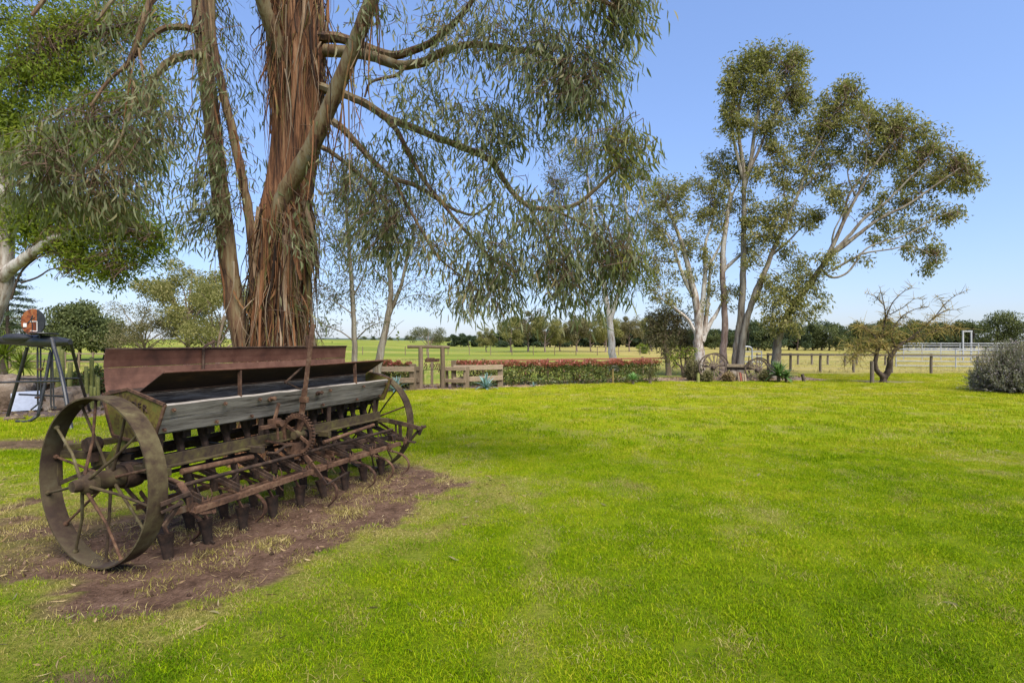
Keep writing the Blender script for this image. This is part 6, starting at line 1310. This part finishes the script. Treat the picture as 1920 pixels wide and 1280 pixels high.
rod([P(58, 768, 10.8), P(73, 756, 10.8)], .016, 'stay'); rod([P(84, 672, 10.9), P(80, 690, 10.9), P(77, 698, 10.9)], .008, 'stay')
for px, py in ((76, 692), (71, 745), (80, 750)): m = MB(); m.box(P(px, py, 10.88), (.1, .04, .04)); m.build('rusty_tab', M['rust'])
dc = P(61.5, 603.5, 10.65); ry_ = .262
def disc_half(x0, x1, mat, nm, y0=0.):
    r = ry_; n = 26; xs = np.linspace(x0, x1, n); e = .92
    poly = [dc+np.array([x*e, y0, sqrt(max(0, r*r-x*x))]) for x in xs]+[dc+np.array([x*e, y0, -sqrt(max(0, r*r-x*x))]) for x in xs[::-1]]
    keep = [poly[0]]
    for p in poly[1:]:
        if np.linalg.norm(p-keep[-1]) > 1e-4: keep.append(p)
    if np.linalg.norm(keep[0]-keep[-1]) < 1e-4: keep.pop()
    m = MB(); m.prism(keep, (0, .02, 0)); return m.build(nm, M[mat])
n = N('orange_paint'); v = n.coord('Object', (1, 1, .8)); M['orange_paint'] = n.out(n.bsdf(n.ramp(n.noise(v, 7, 6, .7, 1.), [(.33, (.03, .012, .008)), (.43, (.13, .035, .014)), (.53, (.26, .075, .022)), (.63, (.24, .11, .04)), (.74, (.1, .03, .02))]), .55))
M['white_paint'] = plain('white_paint', (.72, .7, .66), .6, 0)
d1 = disc_half(-ry_, .085, 'orange_paint', 'disc'); d2 = disc_half(.0875, ry_, BS, 'disc_dark_side')
pk = MB(); y = -.006
def mark(pts, w, mat, nm):
    m = MB()
    for a, b in zip(pts[:-1], pts[1:]): m.bar(dc+np.array([a[0], y, a[1]]), dc+np.array([b[0], y, b[1]]), .008, w, unit((-(b[1]-a[1]), 0, b[0]-a[0])))
    return m.build(nm, M[mat])
mark([(-.10, -.03), (-.03, .05), (.0, .13)], .02, BS, 'brush_mark'); mark([(-.03, .05), (-.01, -.02), (-.0, -.12), (-.01, -.2)], .016, BS, 'brush_mark'); mark([(-.04, .06), (.02, .07), (.05, .1)], .014, BS, 'brush_mark')
mark([(-.05, .008), (.09, .012), (.09, -.185), (-.04, -.175)], .011, 'white_paint', 'painted_frame')
m = MB(); m.box(dc+np.array([-.15, -.006, -.062]), (.066, .008, .075)); m.build('white_square', M['white_paint'])
m = MB(); m.bar(P(75, 622, 10.68), P(76, 634, 10.68), .03, .05, (0, 1, 0)); m.build('disc_mount', M[BS]); finish(sc, s0)

# ------------------------------------------------------------------ litter on the bare earth
rl = np.random.default_rng(33)
def litter(n, x0, x1, y0, y1, crit, Ln, w, mat, name, label):
    x = rl.uniform(x0, x1, n); yy = rl.uniform(y0, y1, n); b, d, mu, lw, n3_ = masks(x, yy); ok = crit(b, d, mu, x, yy); x, yy = x[ok], yy[ok]; k = len(x)
    rel = (fbm(x*2.3+7, yy*2.3+1, 4)-.5)*.03*b[ok]-.012*b[ok]
    p = np.c_[x, yy, ground_z(x, yy)+rel+.006]; a = rl.uniform(0, 2*pi, k); d_ = nrm(np.c_[np.cos(a), np.sin(a), rl.normal(size=k)*.18]); c = Crown(55+n)
    c.add(mat, p, d_, Ln*(.5+.8*rl.random(k)), w*(.7+.6*rl.random(k))); s0 = snap(); c.build_leaves(None, False, (name,))
    o = [q for q in bpy.data.objects if q.name not in s0][0]; tag(o, label, 'litter', kind='stuff'); return o
litter(34000, -6, 1.2, 2.3, 8.5, lambda b, d, mu, x, y: (b > .15) & (rl.random(len(b)) < .05+1.1*vnoise(x*2.3+3, y*2.3)**3), .065, .0035, 'lf_straw', 'straw', 'dry straw scattered over the bare earth round the drill')
litter(2600, -6, 1.2, 2.3, 9, lambda b, d, mu, x, y: (b+d > .45) & (rl.random(len(b)) < .3), .07, .012, 'lf_straw', 'fallen_leaves', 'curled pale fallen gum leaves on the bare earth')
litter(1500, -7, 8, 2.2, 9, lambda b, d, mu, x, y: (b < .3) & (rl.random(len(b)) < .12+.3*(x < 0)), .075, .016, 'lf_brown', 'dead_leaves', 'brown dead gum leaves dropped on the lawn')
litter(9000, -12, 14, 10, 25, lambda b, d, mu, x, y: (mu > .4), .13, .06, 'lf_straw', 'mulch_chips', 'pale bark chips mulching the garden bed')

# clods and crumbs of soil
k = 5200; x = rl.uniform(-6.5, 0, k); yy = rl.uniform(2.8, 7.2, k); b, d, mu, lw, n3_ = masks(x, yy); ok = (b > .6) & (rl.random(k) < .25+.75*vnoise(x*3, yy*3+5)); x, yy = x[ok], yy[ok]; k = len(x)
rel = ground_z(x, yy)+(fbm(x*2.3+7, yy*2.3+1, 4)-.5)*.03-.012; sz = .004+.016*rl.random(k)**3
base = np.array([(1, 0, 0), (-1, 0, 0), (0, 1, 0), (0, -1, 0), (0, 0, 1), (0, 0, -1)], float); tri = np.array([(0, 2, 4), (2, 1, 4), (1, 3, 4), (3, 0, 4), (2, 0, 5), (1, 2, 5), (3, 1, 5), (0, 3, 5)])
V = (base[None]*sz[:, None, None]*rl.uniform(.6, 1.4, (k, 6, 1))+np.c_[x, yy, rel+sz*.3][:, None, :]).reshape(-1, 3); F = (tri[None]+(np.arange(k)*6)[:, None, None]).reshape(-1, 3)
n = N('clod'); cm_ = n.out(n.bsdf(n.ramp(n.n('ShaderNodeNewGeometry').outputs['Random Per Island'], [(0, (.03, .017, .011)), (.6, (.09, .053, .035)), (1, (.19, .125, .09))]), .95, spec=.1))
tag(link('soil_crumbs', mesh_np('soil_crumbs', V, F, cm_)), 'crumbs and small clods of brown soil round the drill', 'soil', kind='stuff')
